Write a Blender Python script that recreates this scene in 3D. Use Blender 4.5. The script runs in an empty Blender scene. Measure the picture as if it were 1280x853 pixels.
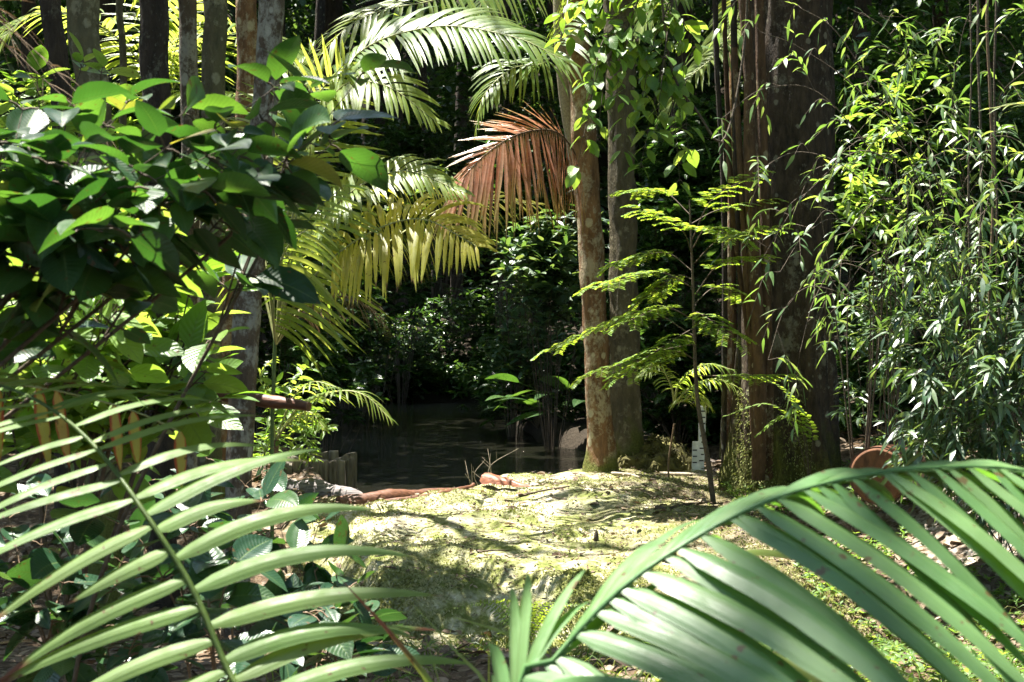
import bpy, math
import numpy as np
from mathutils import Vector

sc = bpy.context.scene
COL = sc.collection
R = np.random.RandomState
UP = np.array([0., 0., 1.])

# ------------------------------------------------------------------ camera
F = 1758.0
CAMZ = 1.6
PITCH = math.radians(-1.0)
cam_d = bpy.data.cameras.new("camera")
cam = bpy.data.objects.new("camera", cam_d)
COL.objects.link(cam)
cam.location = (0, 0, CAMZ)
cam.rotation_euler = (math.radians(90) + PITCH, 0, 0)
cam_d.sensor_width = 36
cam_d.lens = 36 * F / 1280
cam_d.clip_end = 500
cam_d.clip_start = 0.05
cam_d.dof.use_dof = True
cam_d.dof.focus_distance = 11.0
cam_d.dof.aperture_fstop = 11
sc.camera = cam


def P(px, py, d):
    """world point seen at photo pixel (px,py), d metres ahead (1280x853 frame)"""
    cx, cy = (px - 640) / F, -(py - 426.5) / F
    c, s = math.cos(PITCH), math.sin(PITCH)
    dy, dz = c - cy * s, s + cy * c
    k = d / dy
    return np.array([cx * k, d, CAMZ + dz * k])


def PL(*a):
    return np.array([P(*q) for q in a])


# ------------------------------------------------------------------ numpy helpers
def norm(v):
    return v / np.maximum(np.linalg.norm(v, axis=-1, keepdims=True), 1e-9)


def smooth(a, b, x):
    t = np.clip((x - a) / (b - a), 0, 1)
    return t * t * (3 - 2 * t)


def _h(ix, iy, iz):
    n = (ix.astype(np.int64) * 374761393 + iy.astype(np.int64) * 668265263 + iz.astype(np.int64) * 1274126177) & 0x7fffffff
    n = ((n ^ (n >> 13)) * 1103515245 + 12345) & 0x7fffffff
    n = (n ^ (n >> 15)) & 0xffff
    return n / 65535.0


def vn(p):
    p = np.asarray(p, float)
    i = np.floor(p).astype(np.int64)
    f = p - i
    f = f * f * (3 - 2 * f)
    r = 0
    for a in (0, 1):
        for b in (0, 1):
            for c in (0, 1):
                w = (f[..., 0] if a else 1 - f[..., 0]) * (f[..., 1] if b else 1 - f[..., 1]) * (f[..., 2] if c else 1 - f[..., 2])
                r = r + w * _h(i[..., 0] + a, i[..., 1] + b, i[..., 2] + c)
    return r * 2 - 1


def fbm(p, o=4):
    p = np.asarray(p, float)
    r, a = 0, 1.0
    for k in range(o):
        r = r + a * vn(p * 2 ** k + 17.3 * k)
        a *= .5
    return r


def spline(pts, n=40):
    """Catmull-Rom through pts, resampled evenly"""
    p = np.asarray(pts, float)
    p = np.vstack([2 * p[0] - p[1], p, 2 * p[-1] - p[-2]])
    out = []
    for i in range(1, len(p) - 2):
        t = np.linspace(0, 1, 24, endpoint=False)[:, None]
        a, b, c, d = p[i - 1], p[i], p[i + 1], p[i + 2]
        out.append(.5 * (2 * b + (c - a) * t + (2 * a - 5 * b + 4 * c - d) * t ** 2 + (3 * b - a - 3 * c + d) * t ** 3))
    out.append(p[-2][None])
    q = np.vstack(out)
    s = np.r_[0, np.cumsum(np.linalg.norm(np.diff(q, axis=0), axis=1))]
    u = np.linspace(0, s[-1], n)
    return np.stack([np.interp(u, s, q[:, k]) for k in range(3)], 1)


class MB:
    def __init__(self):
        self.v, self.f, self.u, self.t, self.n = [], [], [], [], 0

    def add(self, v, f, u, t):
        self.v.append(v); self.f.append(f + self.n); self.u.append(u); self.t.append(t)
        self.n += len(v)

    def arrays(self):
        return np.vstack(self.v), np.vstack(self.f), np.vstack(self.u), np.concatenate(self.t)


def mesh_of(name, mb, mat, off, smoothed=True):
    v, f, u, t = mb.arrays()
    me = bpy.data.meshes.new(name)
    me.vertices.add(len(v))
    me.vertices.foreach_set("co", (v - off).astype(np.float32).ravel())
    me.loops.add(len(f) * 4)
    me.loops.foreach_set("vertex_index", f.astype(np.int32).ravel())
    me.polygons.add(len(f))
    me.polygons.foreach_set("loop_start", np.arange(0, len(f) * 4, 4, dtype=np.int32))
    me.polygons.foreach_set("loop_total", np.full(len(f), 4, dtype=np.int32))
    me.polygons.foreach_set("use_smooth", np.full(len(f), smoothed, dtype=bool))
    a = me.attributes.new("tone", 'FLOAT', 'POINT')
    a.data.foreach_set("value", t.astype(np.float32))
    b = me.attributes.new("luv", 'FLOAT2', 'POINT')
    b.data.foreach_set("vector", u.astype(np.float32).ravel())
    me.update(calc_edges=True)
    me.validate()
    me.materials.append(mat)
    return me


WLOC = {}


def thing(name, label, cat, loc, group=None, kind=None):
    o = bpy.data.objects.new(name, None)
    o.empty_display_size = .2
    COL.objects.link(o)
    o.location = tuple(loc)
    WLOC[o] = np.array(loc, float)
    o["label"] = label
    o["category"] = cat
    if group: o["group"] = group
    if kind: o["kind"] = kind
    return o


def part(name, mb, mat, parent, label=None, smoothed=True):
    if mb.n == 0: return None
    off = WLOC[parent]
    o = bpy.data.objects.new(name, mesh_of(name, mb, mat, off, smoothed))
    COL.objects.link(o)
    o.parent = parent
    WLOC[o] = off
    if label: o["label"] = label
    return o


def solo(name, mb, mat, loc, label=None, cat=None, group=None, kind=None, smoothed=True):
    loc = np.array(loc, float)
    o = bpy.data.objects.new(name, mesh_of(name, mb, mat, loc, smoothed))
    COL.objects.link(o)
    o.location = tuple(loc)
    WLOC[o] = loc
    if label: o["label"] = label
    if cat: o["category"] = cat
    if group: o["group"] = group
    if kind: o["kind"] = kind
    return o


# ------------------------------------------------------------------ shape builders
def prof_of(x, y):
    return lambda t: np.interp(t, x, y)


OVATE = prof_of([0, .06, .2, .4, .6, .78, .9, .97, 1], [.05, .42, .86, 1, .9, .62, .28, .09, .01])
LANCE = prof_of([0, .12, .35, .7, 1], [.12, .75, 1, .6, .02])
LEAFLET = prof_of([0, .05, .2, .5, .8, 1], [.3, .75, .96, 1, .62, .03])
SLIM = prof_of([0, .05, .22, .5, .8, 1], [.35, .78, 1, .88, .45, .02])
BLADE = prof_of([0, .3, .7, 1], [.6, 1, .75, .03])
ROUND = prof_of([0, .1, .5, .9, 1], [.2, .8, 1, .8, .2])


def strips(mb, B, D, N, L, W, prof, seg=5, cols=3, grav=.5, fold=.2, tone=None, cup=0., side=0.):
    """many leaves at once: base B, direction D, normal N, length L, width W"""
    B = np.atleast_2d(np.asarray(B, float)); n = len(B)
    if n == 0: return
    D = norm(np.broadcast_to(D, (n, 3)).astype(float)); N = np.broadcast_to(N, (n, 3)).astype(float)
    L = np.broadcast_to(L, n).astype(float); W = np.broadcast_to(W, n).astype(float)
    G = np.broadcast_to(grav, n).astype(float); FO = np.broadcast_to(fold, n).astype(float)
    SD = np.broadcast_to(side, n).astype(float)
    tone = np.broadcast_to(.5 if tone is None else tone, n)
    s = np.linspace(-1, 1, cols)
    V = np.empty((n, seg + 1, cols, 3)); U = np.empty((n, seg + 1, cols, 2))
    p = B.copy()
    w0 = norm(np.cross(D, N))
    for k in range(seg + 1):
        t = k / seg
        d = norm(D + (G * t)[:, None] * np.array([0, 0, -1.]) + w0 * (SD * t)[:, None])
        w = norm(np.cross(d, N)); m = np.cross(w, d)
        wid = W * prof(t) * .5
        for j, sj in enumerate(s):
            hgt = FO * abs(sj) + cup * (sj * sj)
            V[:, k, j] = p + w * (sj * wid)[:, None] + m * (hgt * wid)[:, None]
            U[:, k, j] = (sj, t)
        p = p + d * (L / seg)[:, None]
    base = np.arange(n) * ((seg + 1) * cols)
    q = []
    for k in range(seg):
        for j in range(cols - 1):
            a = k * cols + j
            q.append(np.stack([base + a, base + a + 1, base + a + 1 + cols, base + a + cols], 1))
    mb.add(V.reshape(-1, 3), np.vstack(q), U.reshape(-1, 2), np.repeat(tone, (seg + 1) * cols))


def tube(mb, pts, rad, n=8, rough=0., rscale=6., tone=.5, flute=None):
    pts = np.asarray(pts, float); m = len(pts)
    rad = np.broadcast_to(rad, m).astype(float)
    T = norm(np.gradient(pts, axis=0))
    ref = np.array([0, 1., 0]) if abs(T[0, 1]) < .8 else np.array([1., 0, 0])
    a = norm(np.cross(T, ref)); b = np.cross(T, a)
    th = np.linspace(0, 2 * math.pi, n, endpoint=False)
    dirs = a[:, None] * np.cos(th)[None, :, None] + b[:, None] * np.sin(th)[None, :, None]
    r = rad[:, None] * np.ones(n)[None]
    if rough:
        cp = pts[:, None] + dirs * rad[:, None, None]
        r = r * (1 + rough * fbm(cp * rscale * np.array([1, 1, .45]), 3))
    if flute is not None:
        r = r * flute(th[None, :], np.linspace(0, 1, m)[:, None])
    V = pts[:, None] + dirs * r[..., None]
    s = np.r_[0, np.cumsum(np.linalg.norm(np.diff(pts, axis=0), axis=1))]
    U = np.stack(np.broadcast_arrays(th[None, :] / 6.2832, s[:, None]), -1)
    i = np.arange(m - 1)[:, None] * n; j = np.arange(n)[None]
    f = np.stack([i + j, i + (j + 1) % n, i + n + (j + 1) % n, i + n + j], -1).reshape(-1, 4)
    mb.add(V.reshape(-1, 3), f, U.reshape(-1, 2), np.full(m * n, tone))
    # end caps as small fans of quads
    for e, sgn in ((0, 1), (m - 1, -1)):
        c = pts[e]
        ring = V[e]
        vv = np.vstack([ring, c[None]])
        fs = []
        for k in range(0, n, 2):
            q = [k, (k + 1) % n, (k + 2) % n, n]
            fs.append(q[::-1] if sgn > 0 else q)
        mb.add(vv, np.array(fs), np.zeros((n + 1, 2)), np.full(n + 1, tone))


def box(mb, c, sx, sy, sz, tilt=0.):
    c = np.asarray(c, float)
    v = np.array([[x, y, z] for x in (-1, 1) for y in (-1, 1) for z in (-1, 1)], float) * np.array([sx, sy, sz]) / 2
    ca, sa = math.cos(tilt), math.sin(tilt)
    v = np.stack([v[:, 0] * ca + v[:, 2] * sa, v[:, 1], -v[:, 0] * sa + v[:, 2] * ca], 1) + c
    f = np.array([[0, 1, 3, 2], [4, 6, 7, 5], [0, 4, 5, 1], [2, 3, 7, 6], [0, 2, 6, 4], [1, 5, 7, 3]])
    mb.add(v, f, np.zeros((8, 2)), np.full(8, .5))


def frond(mbl, mbr, ctrl, n, L, W, grav=1.5, start=.15, seed=0, a0=78, a1=28, side=None, lift=.15, r0=.012,
          sides=(1, -1), fold=-.25, prof=LEAFLET, seg=6, tone=(.2, .8), env=None, jit=.06, adiff=0., cols=3, sd=0., tipw=.6):
    rs = R(seed)
    c = spline(ctrl, 60)
    tube(mbr, c, np.linspace(r0, r0 * .25, 60), 6)
    T = norm(np.gradient(c, axis=0))
    for sg in sides:
        u = np.linspace(start, .995, n) + (rs.rand(n) - .5) * .5 / n + (.25 / n if sg < 0 else 0)
        u = np.clip(u, 0, 1); x = u * 59
        pos = np.stack([np.interp(x, np.arange(60), c[:, k]) for k in range(3)], 1)
        t = norm(np.stack([np.interp(x, np.arange(60), T[:, k]) for k in range(3)], 1))
        if side is None:
            S = norm(np.cross(t, UP))
        else:
            sv = np.asarray(side, float); S = norm(sv - t * (t @ sv)[:, None])
        Nn = np.cross(S, t)
        w = np.clip((u - start) / (1 - start), 0, 1)
        ang = np.radians(a0 + (a1 - a0) * w ** 1.4 + sg * adiff) + rs.randn(n) * jit
        D = t * np.cos(ang)[:, None] + sg * S * np.sin(ang)[:, None] + Nn * (lift + rs.randn(n) * jit)[:, None]
        e = np.interp(w, [0, .12, .35, .7, 1], [.55, .85, 1, .8, .3]) if env is None else env(w)
        ll = L * e * (1 + rs.randn(n) * .07) * np.where(rs.rand(n) < .06, rs.uniform(.35, .8, n), 1)
        tn = tone[0] + (tone[1] - tone[0]) * np.clip(rs.rand(n) * .75 + .25 * w, 0, 1)
        strips(mbl, pos, D, Nn + .35 * t, ll, W * (tipw + (1 - tipw) * e), prof, seg, cols, grav * (1 + rs.randn(n) * .12),
               fold, tn, side=sd * sg + rs.randn(n) * .06)


def branch_leaves(mbw, mbl, ctrl, r0, L, W, nodes, seed, start=.35, prof=OVATE, seg=8, cols=5, pairs=2, grav=.45, fold=.12,
                  droop=.15, upn=.75, tone=(0, 1), pet=.03, term=True, cup=.05):
    """a woody twig with leaves in pairs at its nodes and a tip leaf"""
    rs = R(seed)
    c = spline(ctrl, 30)
    tube(mbw, c, np.linspace(r0, r0 * .3, 30), 6)
    T = norm(np.gradient(c, axis=0))
    B, D, N, ll = [], [], [], []
    for i, u in enumerate(np.linspace(start, .97, nodes)):
        k = int(u * 29); p = c[k]; t = T[k]
        az = rs.randn() * .4 + (math.pi if pairs == 1 and i % 2 else 0)
        a = norm(np.cross(t, UP + rs.randn(3) * .2)); b = np.cross(a, t)
        for q in range(pairs):
            th = az + q * math.pi + rs.randn() * .3
            o = a * math.cos(th) + b * math.sin(th)
            d = norm(t * .45 + o * 1.0 + np.array([0, 0, -droop]) + rs.randn(3) * .12)
            q0 = p + d * pet
            tube(mbw, np.array([p, (p + q0) / 2 + UP * pet * .1, q0]), .0022, 4)
            nn = norm(UP * upn + rs.randn(3) * .35 + o * .1)
            B.append(q0); D.append(d); N.append(nn); ll.append(rs.uniform(.5, 1.15))
    if term:
        B.append(c[-1]); D.append(norm(T[-1] * np.array([1, 1, .3]) + rs.randn(3) * np.array([.3, .3, .12]))); N.append(norm(UP + rs.randn(3) * .3)); ll.append(.9)
    n = len(B); ll = np.array(ll)
    strips(mbl, np.array(B), np.array(D), np.array(N), L * ll, W * ll * (1 + rs.randn(n) * .08), prof, seg, cols,
           grav * (1 + rs.randn(n) * .3), fold, tone[0] + (tone[1] - tone[0]) * rs.rand(n), cup=cup, side=rs.randn(n) * .12)


def whorls(mbl, C, k, L, W, rs, prof=OVATE, seg=3, cols=3, grav=.5, elev=.2, fold=.15, axis=None, tone=(0, 1), spread=.35):
    C = np.atleast_2d(C); n = len(C)
    B = np.repeat(C, k, 0)
    az = rs.rand(n, 1) * 6.28 + np.arange(k)[None] * 6.2832 / k + rs.randn(n, k) * spread
    az = az.ravel(); el = elev + rs.randn(n * k) * .35
    D = np.stack([np.cos(az) * np.cos(el), np.sin(az) * np.cos(el), np.sin(el)], 1)
    if axis is not None: D = D + np.repeat(np.atleast_2d(axis), k, 0) if len(np.atleast_2d(axis)) == n else D + axis
    N = norm(UP + rs.randn(n * k, 3) * .3)
    s = rs.uniform(.6, 1.15, n * k)
    strips(mbl, B, D, N, L * s, W * s, prof, seg, cols, grav * rs.uniform(.4, 1.5, n * k), fold, tone[0] + (tone[1] - tone[0]) * rs.rand(n * k))


def blob_pts(rs, n, c, r, shell=.35):
    d = norm(rs.randn(n, 3)); q = rs.rand(n) ** shell
    return np.asarray(c) + d * q[:, None] * np.asarray(r)


# ------------------------------------------------------------------ terrain
POND = np.array([(-9, 12.5), (-3.5, 15.9), (-2.25, 15.6), (-1.75, 13.6), (-1.42, 12.55), (-.4, 13.25), (.55, 14.55), (1.3, 15.2),
                 (2.3, 15.35), (2.6, 16.3), (1.9, 17.2), (1.3, 18.8), (.45, 20.8), (.15, 24), (.1, 28), (-.2, 30.5), (-3, 30.8), (-8, 30), (-14, 26), (-14, 16)], float)


def pond_sd(x, y):
    """signed distance to the shoreline, negative over the water"""
    d = np.full(x.shape, 1e9); ins = np.zeros(x.shape, bool)
    for i in range(len(POND)):
        a, b = POND[i], POND[(i + 1) % len(POND)]
        e = b - a
        t = np.clip(((x - a[0]) * e[0] + (y - a[1]) * e[1]) / (e @ e), 0, 1)
        d = np.minimum(d, np.hypot(x - a[0] - t * e[0], y - a[1] - t * e[1]))
        c = ((a[1] > y) != (b[1] > y)) & (x < (b[0] - a[0]) * (y - a[1]) / (b[1] - a[1] + 1e-12) + a[0])
        ins ^= c
    return np.where(ins, -d, d)


WATER = -.25


def ground_z(x, y):
    x = np.asarray(x, float); y = np.asarray(y, float)
    z3 = np.zeros_like(x)
    p = np.stack([x, y, z3], -1)
    z = .05 * fbm(p * .45, 3) * smooth(1, 5, np.hypot(x, y))
    z = z + .16 * smooth(-1.5, -2.1, x) * smooth(12.5, 14, y)
    z = z + .75 * smooth(2.3, 5.2, x) * smooth(7.5, 11, y) + .7 * smooth(5, 12, x)
    z = z + 22 * smooth(46, 64, y) + .5 * smooth(-4, -10, x) + 1.4 * smooth(30.5, 37, y) + .8 * smooth(3, 6, x) * smooth(17, 24, y)
    # the gully before the mossy bank: undercut front at y_f
    yf = 9.42 + .22 * fbm(np.stack([x * 1.1, z3 + 3.1, z3], -1), 3)
    yf = yf + 1.9 * smooth(-.75, -1.5, x)
    z = z - .17 * smooth(13.2, 9.6, y) * smooth(8.2, 9.0, y) * smooth(4.0, 2.4, x)
    wdt = smooth(4.0, 2.4, x)
    dep = .40 * (.35 * smooth(yf + .9, yf - .3, y) + .65 * smooth(yf + .15, yf - .85, y)) * smooth(6.2, 8.0, y)
    z = z - dep * wdt
    onbank = smooth(yf - .1, yf + .3, y) * smooth(14.8, 13.5, y) * wdt
    z = z + onbank * (.05 * fbm(p * 1.9, 3) + .02 * fbm(p * 7, 4))
    front = smooth(yf + .55, yf + .05, y) * smooth(yf - .9, yf - .3, y) * wdt
    z = z + front * (.12 * fbm(p * 2.6 + 5, 2) + .05 * fbm(p * 8 + 5, 4))
    z = z + (1 - onbank) * .025 * fbm(p * 3.1, 3)
    sd = pond_sd(x, y) + .1 * fbm(p * 1.7 + 9, 3)
    z = z * smooth(-.12, .3, sd) + (-1.0) * (1 - smooth(-.5, .12, sd))
    return z


def gz(x, y):
    return float(ground_z(np.array([x]), np.array([y]))[0])


def grow(a, b, step, far, ratio=1.16):
    out = list(np.arange(a, b, step)); s = step
    lo, hi = [a], [out[-1]]
    while hi[-1] < far:
        s *= ratio; hi.append(hi[-1] + s)
    s = step
    while lo[-1] > -far:
        s *= ratio; lo.append(lo[-1] - s)
    return np.array(lo[:0:-1] + out + hi[1:])


def axis_pts(a, b, step, lo, hi):
    g = grow(a, b, step, 400)
    return g[(g > lo) & (g < hi)]


# ------------------------------------------------------------------ sun
TOSUN = norm(np.array([-.21, .17, .95]))
SUN_EL = math.asin(TOSUN[2])
SUN_AZ = math.atan2(TOSUN[0], TOSUN[1])
SHAFT = []          # spots meant to be sunlit, canopy leaves towards the sun are cut: (point, radius)


def gap(px, py, d, r):
    SHAFT.append((P(px, py, d), r))


def open_to_sun(C, leak=.0, rs=None):
    """mask of canopy leaves that do not stand in one of the gaps"""
    keep = np.ones(len(C), bool)
    for p, r in SHAFT:
        q = C - p
        al = q @ TOSUN
        dist = np.linalg.norm(q - al[:, None] * TOSUN, axis=1)
        rr = r + .28
        keep &= ~((dist < rr) & (al > .5))
    return keep


# ------------------------------------------------------------------ materials
class NT:
    def __init__(self, name):
        self.m = bpy.data.materials.new(name)
        self.m.use_nodes = True
        self.t = self.m.node_tree
        self.t.nodes.clear()
        self.out = self.n('ShaderNodeOutputMaterial')

    def n(self, ty, **kw):
        x = self.t.nodes.new(ty)
        for k, v in kw.items():
            if k.startswith('i_'):
                key = k[2:]
                key = int(key) if key.isdigit() else key.replace('_', ' ')
                x.inputs[key].default_value = v
            else:
                setattr(x, k, v)
        return x

    def l(self, a, b):
        self.t.links.new(a, b)

    def attr(self, name):
        return self.n('ShaderNodeAttribute', attribute_name=name)

    def ramp(self, fac, stops, interp='LINEAR'):
        r = self.n('ShaderNodeValToRGB')
        r.color_ramp.interpolation = interp
        e = r.color_ramp.elements
        while len(e) < len(stops): e.new(.5)
        for k, (p, c) in enumerate(stops):
            e[k].position = p
            e[k].color = (c[0], c[1], c[2], 1) if not np.isscalar(c) else (c, c, c, 1)
        if fac is not None: self.l(fac, r.inputs[0])
        return r.outputs[0]

    def mix(self, fac, a, b, blend='MIX'):
        x = self.n('ShaderNodeMix', data_type='RGBA', blend_type=blend)
        for s, v in ((x.inputs[0], fac), (x.inputs[6], a), (x.inputs[7], b)):
            if hasattr(v, 'is_linked'): self.l(v, s)
            elif np.isscalar(v): s.default_value = v
            else: s.default_value = (v[0], v[1], v[2], 1)
        return x.outputs[2]

    def math(self, op, a, b=None, c=None):
        x = self.n('ShaderNodeMath', operation=op)
        for s, v in zip(x.inputs, (a, b, c)):
            if v is None: continue
            if hasattr(v, 'is_linked'): self.l(v, s)
            else: s.default_value = v
        return x.outputs[0]

    def noise(self, scale, detail=4, vec=None, rough=.55, dist=0.):
        x = self.n('ShaderNodeTexNoise', i_Scale=scale, i_Detail=detail, i_Roughness=rough, i_Distortion=dist)
        if vec is None:
            g = self.n('ShaderNodeNewGeometry'); vec = g.outputs['Position']
        self.l(vec, x.inputs['Vector'])
        return x.outputs[0]

    def bump(self, h, strength, dist=.01, normal=None):
        b = self.n('ShaderNodeBump', i_Strength=strength, i_Distance=dist)
        self.l(h, b.inputs['Height'])
        if normal is not None: self.l(normal, b.inputs['Normal'])
        return b.outputs[0]

    def pos(self, scale=(1, 1, 1)):
        g = self.n('ShaderNodeNewGeometry')
        m = self.n('ShaderNodeMapping'); m.inputs['Scale'].default_value = scale
        self.l(g.outputs['Position'], m.inputs['Vector'])
        return m.outputs[0]


def leaf_mat(name, cols, trans_cols, trans=.35, rough=.35, spec=.5, vein='mid', tip=None, edge=None, coat=0., grad=None):
    k = NT(name)
    tone = k.attr('tone').outputs['Fac']
    sep = k.n('ShaderNodeSeparateXYZ'); k.l(k.attr('luv').outputs['Vector'], sep.inputs[0])
    ax = k.math('ABSOLUTE', sep.outputs[0]); y = sep.outputs[1]
    base = k.ramp(tone, cols); tr = k.ramp(tone, trans_cols)
    nz = k.noise(9, 3)
    mott = k.ramp(nz, [(.3, .78), (.7, 1.15)])
    base = k.mix(1, base, mott, 'MULTIPLY'); tr = k.mix(1, tr, mott, 'MULTIPLY')
    if grad is not None:
        gf = k.math('MULTIPLY', k.ramp(k.math('ADD', y, k.math('MULTIPLY', k.math('SUBTRACT', tone, .5), .5)), [(.5, 0.), (1., 1.)]), .75)
        base = k.mix(gf, base, grad[0]); tr = k.mix(gf, tr, grad[1])
    hgt = None
    if vein in ('mid', 'rib'):
        m = k.ramp(ax, [(.0, 1.), (.07, 0.)])
        base = k.mix(k.math('MULTIPLY', m, .45), base, (.17, .24, .08))
        tr = k.mix(k.math('MULTIPLY', m, .6), tr, (.05, .09, .01))
    if vein == 'rib':
        ph = k.math('SINE', k.math('MULTIPLY', k.math('SUBTRACT', y, k.math('MULTIPLY', ax, .16)), 85.))
        l3 = k.math('SINE', k.math('MULTIPLY', ax, 9.))
        hgt = k.math('ADD', k.math('MULTIPLY', ph, .4), k.math('MULTIPLY', l3, .5))
        tr = k.mix(k.math('MULTIPLY', k.math('GREATER_THAN', ph, .82), .35), tr, (.04, .10, .01))
    elif vein == 'pleat':
        hgt = k.math('SINE', k.math('MULTIPLY', sep.outputs[0], 16.))
        m = k.ramp(ax, [(.0, 1.), (.12, 0.)])
        base = k.mix(k.math('MULTIPLY', m, .3), base, (.2, .26, .09))
    elif vein == 'fine':
        hgt = k.math('ADD', k.math('SINE', k.math('MULTIPLY', sep.outputs[0], 13.)), k.math('MULTIPLY', k.math('SINE', k.math('MULTIPLY', sep.outputs[0], 47.)), .3))
        m = k.ramp(ax, [(.0, 1.), (.10, 0.)])
        base = k.mix(k.math('MULTIPLY', m, .4), base, (.14, .2, .07))
    elif vein == 'mid':
        hgt = k.math('SINE', k.math('MULTIPLY', k.math('SUBTRACT', y, k.math('MULTIPLY', ax, .25)), 50.))
    if tip is not None:
        ft = k.ramp(k.math('ADD', y, k.math('MULTIPLY', k.math('SUBTRACT', k.math('ADD', k.noise(5, 2), k.math('MULTIPLY', tone, .5)), .75), tip[2])), [(tip[0], 0.), (tip[0] + .08, 1.)])
        base = k.mix(ft, base, tip[1]); tr = k.mix(ft, tr, tip[1])
    if edge is not None:
        fe = k.ramp(k.math('ADD', ax, k.math('MULTIPLY', k.math('SUBTRACT', k.noise(22, 3), .5), 1.4)), [(.55, 0.), (.85, 1.)])
        base = k.mix(fe, base, edge); tr = k.mix(fe, tr, edge)
    if vein in ('rib', 'pleat', 'mid', 'fine'):
        bl = k.ramp(k.math('ADD', k.noise(48, 2), k.math('MULTIPLY', nz, .25)), [(.80, 0.), (.83, .85)])
        base = k.mix(bl, base, (.09, .05, .02)); tr = k.mix(bl, tr, (.10, .05, .01))
    p = k.n('ShaderNodeBsdfPrincipled', i_Roughness=rough)
    p.inputs['Specular IOR Level'].default_value = spec
    if coat: p.inputs['Coat Weight'].default_value = coat; p.inputs['Coat Roughness'].default_value = .2
    k.l(base, p.inputs['Base Color'])
    k.l(k.ramp(k.noise(30, 3), [(.3, rough * .8), (.75, min(1, rough * 1.45))]), p.inputs['Roughness'])
    t = k.n('ShaderNodeBsdfTranslucent'); k.l(tr, t.inputs['Color'])
    if hgt is not None:
        b = k.bump(hgt, .18 if vein == 'rib' else .10 if vein == 'fine' else .22, .004)
        k.l(b, p.inputs['Normal'])
    mx = k.n('ShaderNodeMixShader', i_0=trans)
    k.l(p.outputs[0], mx.inputs[1]); k.l(t.outputs[0], mx.inputs[2]); k.l(mx.outputs[0], k.out.inputs[0])
    return k.m


def bark_mat(name, dark, mid, lichen, lich=.5, moss=None, scale=1., rough=.9, streak=True):
    k = NT(name)
    v = k.pos((1, 1, .3 if streak else .8))
    n1 = k.noise(14 * scale, 6, v, .65)
    c = k.ramp(n1, [(.3, dark), (.62, mid), (.8, [q * 1.25 for q in mid])])
    v2 = k.pos((1, 1, .75))
    n2 = k.math('ADD', k.math('MULTIPLY', k.noise(9 * scale, 5, v2, .7, .4), .6), k.math('MULTIPLY', k.noise(30 * scale, 4, v2, .7), .4))
    n3 = k.noise(2.2 * scale, 2)
    f = k.ramp(k.math('ADD', n2, k.math('MULTIPLY', k.math('SUBTRACT', n3, .5), .5)), [(.60 - .14 * lich, 0.), (.70 - .14 * lich, 1.)])
    lc = k.mix(k.noise(40 * scale, 3), [q * .7 for q in lichen], [q * 1.15 for q in lichen])
    vo = k.n('ShaderNodeTexVoronoi', i_Scale=9. * scale); k.l(v2, vo.inputs['Vector'])
    sv = k.n('ShaderNodeSeparateXYZ'); k.l(vo.outputs['Color'], sv.inputs[0])
    sp = k.ramp(k.math('ADD', k.math('ADD', vo.outputs['Distance'], k.math('MULTIPLY', n2, .55)), k.math('MULTIPLY', sv.outputs[0], .55)), [(.52 + .12 * lich, 1.), (.60 + .12 * lich, 0.)])
    f = k.math('MAXIMUM', k.math('MULTIPLY', f, .75), sp)
    c = k.mix(f, c, lc)
    if moss is not None:
        g = k.n('ShaderNodeNewGeometry'); s = k.n('ShaderNodeSeparateXYZ'); k.l(g.outputs['Position'], s.inputs[0])
        h = k.ramp(k.math('ADD', k.math('MULTIPLY', s.outputs[2], -moss[1]), k.math('MULTIPLY', k.noise(5, 5), 1.6)), [(.25, 0.), (.6, 1.)])
        c = k.mix(h, c, k.ramp(k.noise(60, 3), [(.3, [q * .5 for q in moss[0]]), (.7, moss[0])]))
    p = k.n('ShaderNodeBsdfPrincipled', i_Roughness=rough)
    p.inputs['Specular IOR Level'].default_value = .25
    k.l(c, p.inputs['Base Color'])
    k.l(k.bump(k.math('ADD', k.math('ADD', n1, k.math('MULTIPLY', n2, .5)), k.math('MULTIPLY', k.noise(45 * scale, 4, v, .7), .5)), 1., .05), p.inputs['Normal'])
    k.l(p.outputs[0], k.out.inputs[0])
    return k.m


def plain_mat(name, c0, c1, rough=.8, scale=20, bump=.4, vec=None, spec=.3):
    k = NT(name)
    n = k.noise(scale, 5, k.pos(vec) if vec else None)
    p = k.n('ShaderNodeBsdfPrincipled', i_Roughness=rough)
    p.inputs['Specular IOR Level'].default_value = spec
    k.l(k.ramp(n, [(.3, c0), (.7, c1)]), p.inputs['Base Color'])
    k.l(k.bump(n, bump, .02), p.inputs['Normal'])
    k.l(p.outputs[0], k.out.inputs[0])
    return k.m


G = lambda *a: list(zip(np.linspace(0, 1, len(a)), a))
M = {}
M['broad'] = leaf_mat('broad_leaf', [(0, (.011, .034, .015)), (.6, (.022, .058, .02)), (.95, (.036, .085, .022)), (.99, (.15, .13, .03))], [(0, (.03, .10, .01)), (.6, (.07, .18, .016)), (.95, (.13, .27, .022)), (.99, (.36, .32, .03))], .38, .40, .5, 'rib')
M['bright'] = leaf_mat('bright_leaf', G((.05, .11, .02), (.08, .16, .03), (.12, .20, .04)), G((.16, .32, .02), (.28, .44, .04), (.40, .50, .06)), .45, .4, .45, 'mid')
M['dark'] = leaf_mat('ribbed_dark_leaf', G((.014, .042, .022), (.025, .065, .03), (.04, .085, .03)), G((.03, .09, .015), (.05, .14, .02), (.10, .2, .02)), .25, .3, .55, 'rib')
M['under'] = leaf_mat('understory_leaf', G((.012, .035, .012), (.03, .07, .02), (.05, .10, .025)), G((.04, .12, .012), (.09, .2, .02), (.16, .28, .03)), .3, .26, .6, 'mid')
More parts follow.
